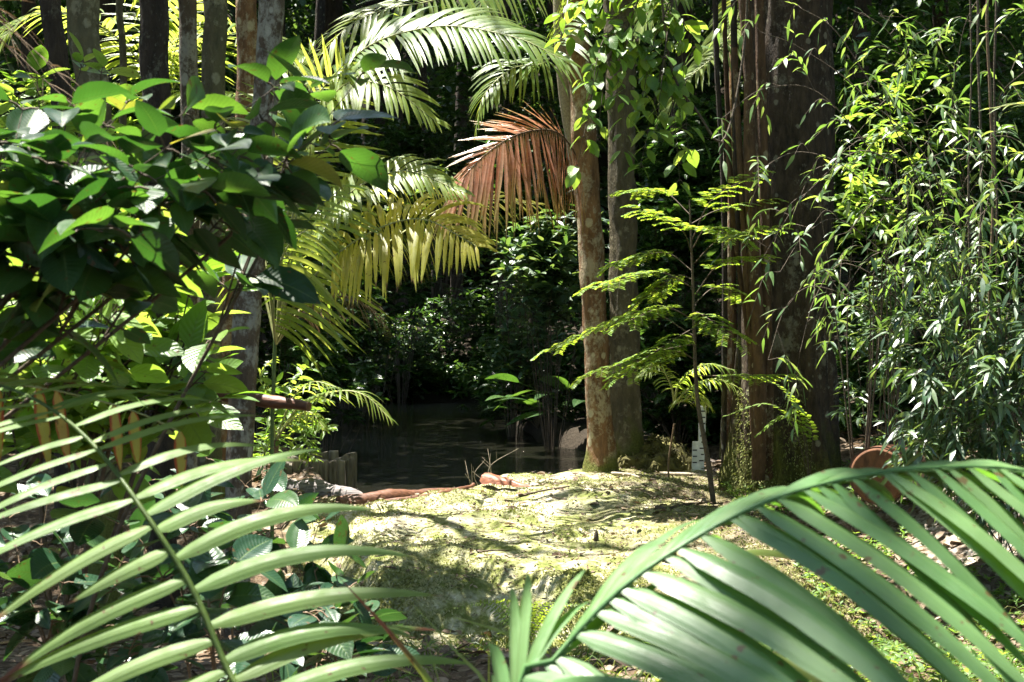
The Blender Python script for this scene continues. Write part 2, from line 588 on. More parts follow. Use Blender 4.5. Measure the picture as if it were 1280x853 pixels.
M['palm'] = leaf_mat('palm_leaflet', G((.05, .11, .025), (.10, .17, .04), (.17, .22, .06)), G((.16, .30, .02), (.38, .50, .05), (.60, .64, .10)), .50, .33, .5, 'pleat')
M['palm_yellow'] = leaf_mat('yellow_palm_leaflet', G((.15, .18, .03), (.24, .24, .05), (.30, .27, .07)), G((.40, .42, .04), (.66, .60, .06), (.78, .66, .10)), .56, .35, .5, 'pleat', tip=(.93, (.16, .09, .04), .5), grad=((.25, .28, .05), (.66, .66, .07)))
M['palm_red'] = leaf_mat('red_palm_leaflet', G((.32, .15, .06), (.43, .20, .13), (.46, .28, .20)), G((.60, .34, .10), (.64, .29, .15), (.66, .40, .24)), .45, .24, .9, 'pleat', grad=((.24, .22, .05), (.52, .44, .06)))
M['palm_near'] = leaf_mat('near_palm_leaflet', G((.06, .14, .045), (.085, .17, .058), (.115, .195, .07)), G((.10, .28, .02), (.15, .34, .03), (.20, .38, .04)), .34, .42, .6, 'fine')
M['palm_edge'] = leaf_mat('browned_palm_leaflet', G((.07, .135, .035), (.10, .17, .045), (.13, .19, .06)), G((.22, .38, .03), (.30, .44, .05), (.38, .46, .07)), .42, .5, .3, 'fine', tip=(.90, (.13, .05, .025), .55))
M['palm_dying'] = leaf_mat('dying_palm_leaflet', G((.22, .24, .03), (.30, .25, .05), (.34, .22, .05)), G((.50, .50, .04), (.58, .46, .06), (.58, .34, .05)), .45, .45, .4, 'pleat', tip=(.95, (.18, .04, .01), .4), edge=(.34, .06, .012))
M['palm_dead'] = leaf_mat('dead_palm_leaflet', G((.11, .07, .045), (.16, .11, .07), (.22, .16, .10)), G((.14, .08, .04), (.2, .12, .06), (.24, .16, .08)), .2, .75, .2, 'pleat')
M['bamboo'] = leaf_mat('bamboo_leaf', G((.035, .08, .03), (.06, .12, .04), (.11, .16, .05)), G((.12, .24, .03), (.22, .36, .05), (.36, .46, .08)), .4, .4, .6, None)
M['gloss'] = leaf_mat('glossy_narrow_leaf', G((.03, .07, .035), (.055, .10, .05), (.09, .14, .06)), G((.08, .18, .025), (.16, .28, .04), (.30, .38, .07)), .3, .38, .8, None)
M['spray'] = leaf_mat('feathery_leaflet', G((.07, .14, .02), (.11, .19, .03), (.15, .22, .045)), G((.25, .42, .02), (.38, .52, .04), (.46, .55, .06)), .45, .45, .4, None)
M['forest'] = leaf_mat('forest_leaf', G((.015, .035, .012), (.035, .07, .02), (.06, .10, .03)), G((.05, .12, .015), (.10, .2, .025), (.18, .28, .04)), .32, .45, .4, None)
M['grass'] = leaf_mat('grass_blade', G((.05, .10, .02), (.10, .16, .03), (.20, .19, .07)), G((.16, .28, .02), (.26, .36, .04), (.34, .32, .08)), .4, .45, .4, None)
M['mosstuft'] = leaf_mat('moss_tuft', G((.10, .125, .03), (.25, .265, .10), (.44, .425, .25)), G((.2, .23, .04), (.3, .31, .09), (.38, .37, .18)), .35, .8, .2, None)
M['litter'] = leaf_mat('dead_leaf', G((.05, .032, .022), (.12, .075, .045), (.26, .20, .14)), G((.08, .045, .02), (.16, .09, .04), (.25, .16, .08)), .15, .55, .4, 'mid')
M['stalk'] = plain_mat('green_stalk', (.05, .09, .02), (.10, .15, .035), .45, 30, .1)
M['stalk_near'] = plain_mat('fresh_green_stalk', (.04, .10, .03), (.065, .14, .04), .45, 30, .1)
M['stalk_pale'] = plain_mat('pale_stalk', (.16, .18, .06), (.28, .28, .12), .5, 30, .1)
M['stalk_brown'] = plain_mat('brown_stalk', (.08, .05, .03), (.18, .12, .07), .7, 40, .3)
M['twig'] = plain_mat('twig_bark', (.04, .03, .02), (.10, .075, .05), .8, 60, .4)
M['twig_pale'] = plain_mat('pale_twig_bark', (.16, .13, .09), (.30, .26, .19), .8, 60, .4)
M['bark_lichen'] = bark_mat('lichen_bark', (.05, .036, .025), (.11, .082, .055), (.33, .32, .26), .7)
M['bark_dark'] = bark_mat('dark_bark', (.018, .014, .011), (.05, .038, .028), (.16, .16, .12), .12)
M['bark_brown'] = bark_mat('brown_bark', (.07, .036, .018), (.23, .125, .058), (.42, .36, .24), .75, ((.14, .15, .03), 2.2))
M['bark_green'] = bark_mat('mossy_bark', (.06, .055, .03), (.12, .105, .055), (.26, .24, .15), .6, ((.12, .14, .03), .9))
M['bark_pair'] = bark_mat('mossy_grey_bark', (.045, .038, .024), (.12, .10, .058), (.24, .22, .14), .35, ((.10, .11, .025), 1.2))
M['bark_big'] = bark_mat('rough_dark_bark', (.012, .009, .006), (.068, .046, .028), (.19, .17, .12), .3, ((.10, .10, .022), 1.0), 1.15)
M['bark_root'] = bark_mat('smooth_root_bark', (.035, .02, .011), (.12, .066, .033), (.3, .25, .15), .1)
M['wood_grey'] = plain_mat('weathered_wood', (.06, .052, .052), (.21, .185, .18), .85, 22, .6, (.35, 1, 3))
M['wood_stake'] = plain_mat('stake_wood', (.035, .03, .024), (.17, .15, .115), .9, 18, .6, (1, 1, .15))
M['wood_brown'] = plain_mat('brown_sheath', (.05, .02, .011), (.13, .055, .028), .5, 20, .4, (.3, 2, 2))
M['wood_red'] = plain_mat('red_brown_sheath', (.10, .03, .014), (.20, .075, .036), .5, 18, .4, (.3, 2, 2))
M['cut'] = plain_mat('cut_log_face', (.06, .028, .014), (.16, .07, .034), .9, 26, .4, (1, 1, .4))
M['white'] = plain_mat('white_board', (.42, .45, .46), (.72, .74, .74), .6, 14, .1)
M['mark'] = plain_mat('dark_paint', (.02, .02, .025), (.05, .05, .06), .6, 20, .05)


def ground_mat():
    k = NT('forest_ground')
    g = k.n('ShaderNodeNewGeometry'); s = k.n('ShaderNodeSeparateXYZ'); k.l(g.outputs['Position'], s.inputs[0])
    x, y = s.outputs[0], s.outputs[1]
    nb = k.noise(1.3, 5); nf = k.noise(16, 6, None, .7); nm = k.noise(5.5, 5, None, .65)
    # litter: browns and pale dry leaf bits
    vor = k.n('ShaderNodeTexVoronoi', i_Scale=26.); k.l(g.outputs['Position'], vor.inputs['Vector'])
    lit = k.mix(.55, k.ramp(nf, [(.3, (.03, .022, .015)), (.55, (.085, .06, .038)), (.75, (.20, .16, .11))]), k.ramp(vor.outputs['Color'], [(.2, (.03, .02, .012)), (.6, (.12, .08, .05)), (.9, (.30, .25, .18))]))
    # moss: yellow-green cushions with dried pale parts
    mo = k.ramp(nm, [(.28, (.07, .095, .02)), (.42, (.16, .185, .05)), (.51, (.36, .355, .18)), (.62, (.52, .485, .36))])
    mo = k.mix(k.ramp(nf, [(.35, .65), (.6, 0.)]), mo, (.09, .09, .03))
    dry = k.ramp(k.math('ADD', k.math('ADD', k.math('MULTIPLY', nb, .8), k.math('MULTIPLY', nf, .35)), k.math('MULTIPLY', k.math('MINIMUM', k.math('ADD', s.outputs[2], .06), 0.), 2.)), [(.54, 0.), (.66, 1.)])
    mo = k.mix(k.math('MULTIPLY', dry, .8), mo, k.mix(nf, (.24, .20, .15), (.52, .47, .39)))

    pt = k.ramp(k.noise(.85, 4, None, .6, .6), [(.42, .65), (.50, 0.)])
    mo = k.mix(pt, mo, k.ramp(nf, [(.3, (.05, .065, .015)), (.7, (.15, .17, .045))]))
    def band(v, a, b):
        m = k.n('ShaderNodeMapRange', interpolation_type='SMOOTHSTEP')
        k.l(v, m.inputs[0]); m.inputs[1].default_value = a; m.inputs[2].default_value = b
        return m.outputs[0]
    w = k.math('MULTIPLY', k.math('SUBTRACT', nb, .5), 1.4)
    xx = k.math('ADD', x, w); yy = k.math('ADD', y, k.math('MULTIPLY', w, .6))
    mask = k.math('MULTIPLY', k.math('MULTIPLY', band(xx, -1.9, -1.4), band(xx, 2.5, 1.9)), k.math('MULTIPLY', band(yy, 8.6, 9.1), band(y, 15.6, 14.9)))
    pal = k.math('MULTIPLY', k.math('MULTIPLY', band(xx, 2.6, 3.4), band(xx, 6.5, 5.5)), k.math('MULTIPLY', band(yy, 8.5, 10), band(y, 14, 12.5)))
    lit = k.mix(k.math('MULTIPLY', pal, .75), lit, k.ramp(vor.outputs['Color'], [(.2, (.16, .12, .08)), (.5, (.42, .36, .30)), (.9, (.6, .55, .48))]))
    mask = k.math('MULTIPLY', mask, k.ramp(k.math('ADD', k.math('MULTIPLY', x, .28), k.noise(2.4, 5, None, .65)), [(.72, 1.), (.9, .25)]))
    lit = k.mix(k.math('MULTIPLY', band(y, 15.5, 18.5), .93), lit, (.018, .014, .009))  # ground beyond the near bank coloured darker in place of shade
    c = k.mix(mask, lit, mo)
    p = k.n('ShaderNodeBsdfPrincipled', i_Roughness=.95)
    p.inputs['Specular IOR Level'].default_value = .15
    k.l(c, p.inputs['Base Color'])
    h = k.math('ADD', k.math('MULTIPLY', nf, .7), k.math('MULTIPLY', k.noise(55, 4), .35))
    k.l(k.bump(h, .9, .05), p.inputs['Normal'])
    k.l(p.outputs[0], k.out.inputs[0])
    return k.m


def water_mat():
    k = NT('pond_water')
    p = k.n('ShaderNodeBsdfPrincipled', i_Roughness=.04, i_IOR=1.33)
    p.inputs['Base Color'].default_value = (.006, .006, .004, 1)
    p.inputs['Specular IOR Level'].default_value = .5
    v = k.pos((1.8, 6.5, 1))
    h = k.math('ADD', k.noise(2.3, 3, v, .5, .3), k.math('MULTIPLY', k.noise(8, 2, v), .3))
    k.l(k.bump(h, .9, .05), p.inputs['Normal'])
    k.l(p.outputs[0], k.out.inputs[0])
    return k.m


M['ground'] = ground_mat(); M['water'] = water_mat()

# ------------------------------------------------------------------ sun gaps cut into the canopy over chosen spots
for gx in np.arange(-1.5, 1.75, .42):
    for gy in np.arange(8.0, 14.2, .5):
        SHAFT.append((np.array([gx, gy, 0. if gy > 9.2 else -.4]), .50))
for q in [(345, 380, 10, .5), (380, 330, 10, .5), (320, 300, 10.4, .4), (60, 300, 4.6, .5), (200, 300, 4.6, .5), (130, 380, 3.5, .45), (30, 350, 3.5, .4), (130, 380, 4.5, .95), (40, 330, 4.5, .7), (220, 330, 4.5, .6), (120, 400, 4.6, .6), (230, 430, 4.6, .6), (40, 380, 4.6, .6), (180, 330, 4.8, .5), (280, 380, 4.6, .4), (100, 300, 4.6, .5), (20, 460, 4.6, .5), (160, 480, 4.6, .5), (230, 70, 15, 1.4), (60, 40, 15, 1.1), (330, 60, 15, 1.0), (150, 30, 15, 1.2),
          (450, 60, 10.8, .8), (530, 60, 10.5, .8), (620, 60, 10.5, .8), (560, 10, 11.8, .7), (470, 20, 11.4, .7), (650, -20, 12.5, .7), (400, 120, 10.4, .5), (420, 220, 10.4, .6), (500, 250, 10.5, .55), (560, 270, 10.8, .55),
          (520, 330, 10.4, .8), (430, 330, 10.5, .45), (650, 210, 11.9, .8), (590, 230, 11.8, .8), (700, 200, 12.2, .4), (650, 110, 13, .4),
          (740, 220, 14, .45), (742, 400, 14.3, .35), (742, 560, 14.4, .5), (745, 60, 13.8, .4), (880, 90, 15.4, .6), (820, 10, 14, .5),
          (720, 130, 9.2, .7), (800, 150, 9.2, .7), (860, 60, 9.2, .45), (760, 60, 9.2, .4), (740, 230, 9.4, .3),
          (780, 380, 12.6, .5), (860, 430, 12.8, .5), (700, 430, 12.6, .4), (900, 330, 12.6, .5), (960, 260, 12.4, .4), (880, 490, 13.5, .5),
          (940, 400, 13, .35), (930, 560, 13, .3), (1200, 450, 9.4, 1.0), (1240, 350, 9.3, .9), (1180, 520, 9.3, .7), (1270, 300, 9.2, .6), (1140, 510, 10.4, .7), (1270, 480, 9.6, .5), (1230, 570, 12, .7),
          (980, 210, 9.2, .35), (1090, 180, 9.5, .4), (1010, 340, 9.5, .35), (1260, 90, 9, .4), (1110, 130, 11, .4), (874, 545, 14.3, .15), (1160, 330, 10, .4), (1260, 140, 8, .3),
          (1010, 660, 1.7, .1), (1180, 740, 1.7, .0), (860, 740, 1.65, -.12), (60, 720, 2.1, -.05), (470, 765, 2.0, -.06), (340, 690, 2.1, -.13), (180, 600, 2.1, -.04), (120, 820, 2.0, -.1), (540, 770, 2., -.12), (40, 640, 2.2, -.1), (20, 560, 2.6, .25), (120, 540, 2.6, .1), (40, 300, 2.5, -.18),
          (1050, 800, 6.5, .6), (1200, 700, 6.5, .6), (900, 800, 6, .5),
          (505, 430, 31, .45), (475, 460, 31, .2), (540, 400, 32, .2), (560, 470, 31, .3), (660, 330, 19.5, .7), (690, 440, 19, .6), (640, 500, 20, .5), (700, 300, 20, .6),
          (560, 260, 38, 1.1), (430, 80, 40, 2.0), (640, 40, 38, 1.0), (500, 130, 42, .8), (390, 510, 12.5, .5), (440, 500, 12.3, .4), (350, 560, 13, .4), (400, 565, 14, .4), (300, 420, 9.5, .25), (330, 60, 9.5, .3),
          (270, 90, 10, .25), (105, 40, 9, .25), (235, 40, 12, .25)]:
    gap(*q)

# ------------------------------------------------------------------ setting
gx = axis_pts(-2.6, 3.6, .042, -300, 300); gy = axis_pts(7.6, 15.6, .045, -120, 300)
X, Y = np.meshgrid(gx, gy)
Z = ground_z(X, Y)
Vg = np.stack([X, Y, Z], -1)
# the undercut front of the bank leans out a little
lean = smooth(9.9, 9.4, Y) * smooth(8.6, 9.2, Y) * smooth(2.6, 2.0, X) * smooth(-1.6, -1.1, X)
Vg[..., 1] -= lean * (.02 + .07 * fbm(Vg * 2.6, 3)) * smooth(-.35, -.05, Z)
Vg = Vg.reshape(-1, 3)
i = (np.arange(len(gy) - 1)[:, None] * len(gx) + np.arange(len(gx) - 1)[None]).ravel()
mb = MB(); mb.add(Vg, np.stack([i, i + 1, i + 1 + len(gx), i + len(gx)], 1), np.zeros((len(Vg), 2)), np.full(len(Vg), .5))
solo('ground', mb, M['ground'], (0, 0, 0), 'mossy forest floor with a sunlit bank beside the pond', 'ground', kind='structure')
mb = MB(); vv = np.array([(-16, 11.8, WATER), (5, 11.8, WATER), (5, 32, WATER), (-16, 32, WATER)], float)
mb.add(vv, np.array([[0, 1, 2, 3]]), np.zeros((4, 2)), np.full(4, .5))
solo('water', mb, M['water'], (0, 0, 0), 'still black pond water rippled between dark banks', 'water', kind='structure')

# unseen canopy added to shade the scene, its gaps aimed at chosen spots
rs = R(3)
nc = 11500
C = np.stack([rs.uniform(-26, 26, nc), rs.uniform(-12, 66, nc), rs.uniform(9.2, 13.5, nc)], 1)
C[:, 2] += np.clip((C[:, 1] - 24) * .26, 0, 12)
C = C[~((np.abs(C[:, 0]) < 6) & (C[:, 1] < 3) & (rs.rand(nc) < .8))]
C = C[~((C[:, 0] > -4) & (C[:, 0] < 1) & (C[:, 1] > 20) & (C[:, 1] < 44) & (rs.rand(len(C)) < .12))]
C = C[~((C[:, 0] > -3.4) & (C[:, 0] < -1.1) & (C[:, 1] > 33) & (C[:, 1] < 62))]
C = np.repeat(C, 18, 0) + rs.randn(len(C) * 18, 3) * np.array([.62, .62, .4])
C = C[open_to_sun(C)]
n = len(C); az = rs.rand(n) * 6.28
mb = MB()
strips(mb, C, np.stack([np.cos(az), np.sin(az), rs.randn(n) * .3 - .1], 1), norm(UP + rs.randn(n, 3) * .35), rs.uniform(.35, .65, n), rs.uniform(.18, .3, n), OVATE, 2, 3, .5, .15, rs.rand(n))
solo('unseen_canopy', mb, M['forest'], (0, 20, 10), 'unseen rainforest roof added for shade over the clearing, cut open for sun', 'canopy', kind='stuff')

# far forest all round
mb = MB()
n = 120000
side = rs.choice(4, n, p=[.52, .17, .17, .14])
u = rs.rand(n)
Cx = np.where(side == 0, rs.uniform(-24, 24, n), np.where(side == 1, -13 - 6 * rs.rand(n), np.where(side == 2, 12 + 6 * rs.rand(n), rs.uniform(-20, 20, n))))
Cy = np.where(side == 0, 44 + 9 * rs.rand(n), np.where(side == 3, -9 - 4 * rs.rand(n), rs.uniform(-11, 46, n)))
Cz = 14.5 * u ** 1.05 + np.where(side == 0, .6, 0)
C = np.stack([Cx, Cy, Cz], 1) + .5 * np.stack([fbm(np.stack([Cx, Cy, Cz], 1) * .5 + q, 2) for q in (0, 40, 80)], 1)
C = C[open_to_sun(C)]; n = len(C)
az = rs.rand(n) * 6.28
strips(mb, C, np.stack([np.cos(az), np.sin(az), rs.randn(n) * .4 - .3], 1), norm(UP + rs.randn(n, 3) * .6), rs.uniform(.3, .7, n), rs.uniform(.14, .3, n), OVATE, 2, 3, .8, .15, rs.rand(n))
solo('far_forest', mb, M['forest'], (0, 40, 0), 'dark wall of distant rainforest closing the view beyond the pond', 'forest', kind='stuff')


# ------------------------------------------------------------------ trees
def crown_mb(c, r, nl, seed, size=.32, mat=None):
    rs = R(seed); mb = MB()
    cc = blob_pts(rs, max(8, nl // 22), c, r, .5)
    C = np.repeat(cc, 22, 0) + rs.randn(len(cc) * 22, 3) * np.array([.45, .45, .28])
    C = C[open_to_sun(C)]; n = len(C)
    az = rs.rand(n) * 6.28
    strips(mb, C, np.stack([np.cos(az), np.sin(az), rs.randn(n) * .3 - .2], 1), norm(UP + rs.randn(n, 3) * .45), size * rs.uniform(.7, 1.3, n), size * .5 * rs.uniform(.7, 1.2, n), OVATE, 3, 3, .6, .15, rs.rand(n))
    return mb


def tree(label, pix, d, wpx, mat, seed, top=11.5, crown=(2.6, 2.6, 1.5), nl=1500, flare=.5, rough=.08, name='tree', group=None, flute=None, sides=20, limbs=4, csize=.32, crise=0.):
    pts = np.array([P(a, b, d) for a, b in pix])
    lo = pts[-1]; dv = pts[-2] - pts[-1]
    g = gz(lo[0], lo[1]) - .15
    if lo[2] > g + .05:
        pts = np.vstack([pts, [lo - dv / dv[2] * (lo[2] - g) * np.array([.5, .5, 1])]])
    else:
        pts[-1, 2] = g
    hi = pts[0]; du = pts[0] - pts[1]; du = du / du[2]
    rs = R(seed)
    ext = [hi + np.array([du[0] * .6, du[1], 1]) * (top - hi[2]) * q + np.array([rs.randn() * .12, rs.randn() * .12, 0]) for q in (1, .6, .3)]
    pts = np.vstack([ext, pts])[::-1]
    c = spline(pts, 110)
    r = wpx / F * d / 2
    hgt = c[:, 2] - c[0, 2]
    rad = r * (1 - .3 * smooth(3, top, hgt)) * (1 + flare * np.exp(-hgt / (r * 2.2)))
    base = (c[0, 0], c[0, 1], gz(c[0, 0], c[0, 1]))
    t = thing(name, label, 'tree', base, group)
    mb = MB(); tube(mb, c, rad, sides, rough, 1.1 / max(r, .05), flute=flute)
    part('trunk', mb, mat, t)
    mb = MB()
    for q in range(limbs):
        a = rs.rand() * 6.28; k = c[int(110 * rs.uniform(.72, .95))]
        e = c[-1] + np.array([math.cos(a) * crown[0] * .8, math.sin(a) * crown[1] * .8, rs.uniform(-.4, .9)])
        tube(mb, spline([k, (k + e) / 2 + UP * .3, e], 14), np.linspace(r * .45, .02, 14), 7, .1, 4)
    part('limb', mb, mat, t)
    part('crown', crown_mb(c[-1] + UP * (.3 + crise), crown, nl, seed + 1, csize), M['forest'], t)
    return t


tree('dark slim trunk beside the mossy brown trunk', [(60, -20), (70, 60), (78, 150), (80, 400)], 11.5, 26, M['bark_dark'], 11)
tree('lit mossy brown trunk with pale lichen flecks behind the big-leaved shrub', [(104, -20), (106, 60), (118, 130), (124, 420)], 9.6, 40, M['bark_green'], 12)
tree('thin leaning pole trunk before the bright palm fronds', [(150, -20), (153, 50), (154, 130), (150, 400)], 11, 9, M['bark_green'], 13, limbs=2, nl=500)
tree('straight almost black trunk before the bright palm fronds', [(191, -20), (192, 60), (196, 160), (200, 420)], 10.4, 36, M['bark_dark'], 14)
tree('slim pale lichen trunk next to the almost black one', [(234, -20), (235, 60), (238, 160), (240, 460)], 12, 23, M['bark_lichen'], 15)
tree('spotted grey trunk with green shaded side', [(268, -20), (267, 80), (266, 200), (262, 400), (262, 500)], 10.6, 30, M['bark_green'], 16)
tree('brown trunk half hidden behind the pale lichen-spotted leaning trunk', [(308, -20), (310, 60), (306, 170), (292, 340), (282, 500)], 12.6, 27, M['bark_brown'], 17)
tree('pale grey lichen-spotted trunk leaning over the log stub', [(340, -20), (336, 70), (326, 190), (310, 380), (300, 560), (298, 620)], 9.6, 33, M['bark_lichen'], 18, rough=.1)
tree('dark trunk behind the arching pale fronds', [(418, -20), (416, 60), (412, 200), (410, 440)], 31.5, 26, M['bark_dark'], 19, top=13)
tree('dark trunk standing behind the spread of ribbed fronds', [(470, -40), (466, 150), (462, 330), (458, 500)], 32, 30, M['bark_dark'], 20, top=13)
tree('leaning brown trunk with pale lichen spots at the pond corner', [(716, -30), (722, 60), (732, 200), (740, 330), (747, 480), (752, 592)], 14.3, 31, M['bark_brown'], 21, flare=.75, rough=.13)
t2 = tree('straight greyish trunk close beside the leaning spotted trunk', [(772, -30), (775, 80), (778, 220), (780, 400), (784, 582)], 14.75, 33, M['bark_pair'], 22, flare=.9, rough=.14,
          flute=lambda th, h: 1 + .12 * np.cos(th * 2 + 1) + .05 * np.cos(th * 5))
mb = MB()
c = P(818, 590, 14.65)
nu, nv = 60, 26
uu, vv_ = np.meshgrid(np.linspace(0, 2 * math.pi, nu, endpoint=False), np.linspace(0, 1, nv))
rr_ = np.cos(vv_ * math.pi / 2)
q = np.stack([np.cos(uu) * rr_, np.sin(uu) * rr_, np.sin(vv_ * math.pi / 2)], -1)
dsp = 1 + .22 * fbm(q * 2.4 + 3, 4) + .10 * np.cos(uu * 6 + 2 * vv_) * (1 - vv_)
pm = q * dsp[..., None] * np.array([.42, .32, .36]) + np.array([c[0], c[1], -.08])
ii = np.arange(nv - 1)[:, None] * nu; jj = np.arange(nu)[None]
mb.add(pm.reshape(-1, 3), np.stack([ii + jj, ii + (jj + 1) % nu, ii + nu + (jj + 1) % nu, ii + nu + jj], -1).reshape(-1, 4), np.zeros((nu * nv, 2)), np.full(nu * nv, .5))
n = 1500
rs = R(44)
q = pm.reshape(-1, 3)[rs.randint(0, nu * nv, n)] + rs.randn(n, 3) * .015
q = q[q[:, 2] > -.05]
strips(mb, q, rs.randn(len(q), 3) - UP * .3, norm(UP + rs.randn(len(q), 3)), .09, .025, LANCE, 2, 3, .8, .2, rs.rand(len(q)))
part('root_mound', mb, plain_mat('mossy_roots', (.03, .026, .012), (.13, .12, .035), .95, 16, .9), t2)


def big_flute(th, h):
    th = th + .35 * np.sin(h * 5) + .1 * np.sin(h * 23)
    k = np.exp(-h * 9)
    return 1 + (.06 * np.cos(5 * th + .6) + .06 * np.cos(8 * th + 2) + .05 * np.cos(17 * th + 4 * np.sin(h * 9))) * (.35 + 1.6 * k) + .08 * np.cos(3 * th)


tb = tree('massive dark ridged trunk with mossy foot', [(990, -40), (990, 120), (988, 300), (986, 450), (985, 610)], 13.35, 108, M['bark_big'], 23, flare=.28, rough=.07, sides=72, flute=big_flute, crown=(4, 4, 1.6), nl=3000)
for k, (pp, w) in enumerate([([(928, -40), (936, 100), (938, 240), (944, 350), (950, 480), (948, 600)], 15), ([(918, 60), (926, 220), (932, 330), (940, 430), (944, 560)], 8),
                             ([(948, -40), (952, 120), (956, 260), (958, 380), (960, 500), (962, 600)], 13), ([(906, 150), (916, 270), (930, 380), (938, 450), (941, 540)], 6)]):
    mb = MB(); c = spline([P(a, b, 12.85 + .05 * k) for a, b in pp][::-1], 60)
    tube(mb, c, w / F * 12.9 / 2 * np.linspace(1.15, .9, 60), 10, .12, 9)
    part('aerial_root', mb, M['bark_root'], tb)
mb = MB()   # moss sheath on the lit foot
rs = R(46); n = 3000
a = rs.uniform(math.pi * .75, math.pi * 1.6, n); h = rs.rand(n) ** 1.7 * .95
cb = P(985, 600, 13.35)
q = np.stack([cb[0] + np.cos(a) * (.46 + .12 * np.exp(-h * 4)), cb[1] + np.sin(a) * (.46 + .12 * np.exp(-h * 4)), h - .05], 1) + rs.randn(n, 3) * .015
on = np.stack([np.cos(a), np.sin(a), 0 * a], 1)
strips(mb, q, on * .7 + rs.randn(n, 3) * .5 - UP * .5, norm(on + rs.randn(n, 3) * .5), .03, .013, LANCE, 2, 3, .6, .2, rs.rand(n) * .6)
part('moss_sheath', mb, M['mosstuft'], tb)

# trees across the pond and behind
FAR = [(545, 33, 13, 0), (572, 38, 16, 1), (632, 41, 13, 1), (505, 44, 12, 0), (672, 34, 18, 0), (395, 41, 16, 1), (350, 30, 20, 0), (280, 33, 24, 1),
       (840, 26, 22, 0), (1075, 22, 24, 0), (1180, 27, 22, 0), (1250, 24, 24, 1), (120, 24, 26, 0), (30, 22, 24, 1)]
for k, (px, d, w, q) in enumerate(FAR):
    x = P(px, 300, d)[0]
    tree('tall shadowy trunk in the dark forest beyond the pond', [(px + (k * 37) % 50 - 25, -60), (px + ((k * 37) % 50 - 25) * .5 + (k * 13) % 9 - 4, 100), (px, 300), (px - 2, 430)], d, w, M['bark_dark'], 60 + k * 3,
         top=9 + (d - 20) * .22, crown=(2.8, 2.2, 2.2), nl=2200, group='shadowy trees beyond the pond', sides=12, csize=.26, rough=.06)


# ------------------------------------------------------------------ palms
def palm(label, stem_pix, d, wpx, fronds, mats, name='palm', stemmat='stalk_brown', group=None, base=None):
    """fronds: list of dict(ctrl=[(px,py,d)..], ...)"""
    if stem_pix:
        pts = np.array([P(a, b, d) for a, b in stem_pix])
        g = gz(pts[-1, 0], pts[-1, 1]) - .08
        pts = np.vstack([pts, [[pts[-1, 0], pts[-1, 1], min(g, pts[-1, 2] - .02)]]])[::-1]
        c = spline(pts, 50)
        base = (c[0, 0], c[0, 1], gz(c[0, 0], c[0, 1]))
    t = thing(name, label, 'palm', base, group)
    if stem_pix:
        mb = MB(); tube(mb, c, wpx / F * d / 2, 12, .06, 12); part('stem', mb, M[stemmat], t)
    for k, f in enumerate(fronds):
        f = dict(f); mat = f.pop('mat', mats); lab = f.pop('label', None); rm = f.pop('rmat', 'stalk_pale')
        ctrl = [P(*q) if len(q) == 3 and not isinstance(q, np.ndarray) else q for q in f.pop('ctrl')]
        ml, mr = MB(), MB()
        frond(ml, mr, ctrl, seed=f.pop('seed', k + 5), **f)
        o = part('frond', ml, M[mat], t, lab)
        part('rachis', mr, M[rm], o)
    return t


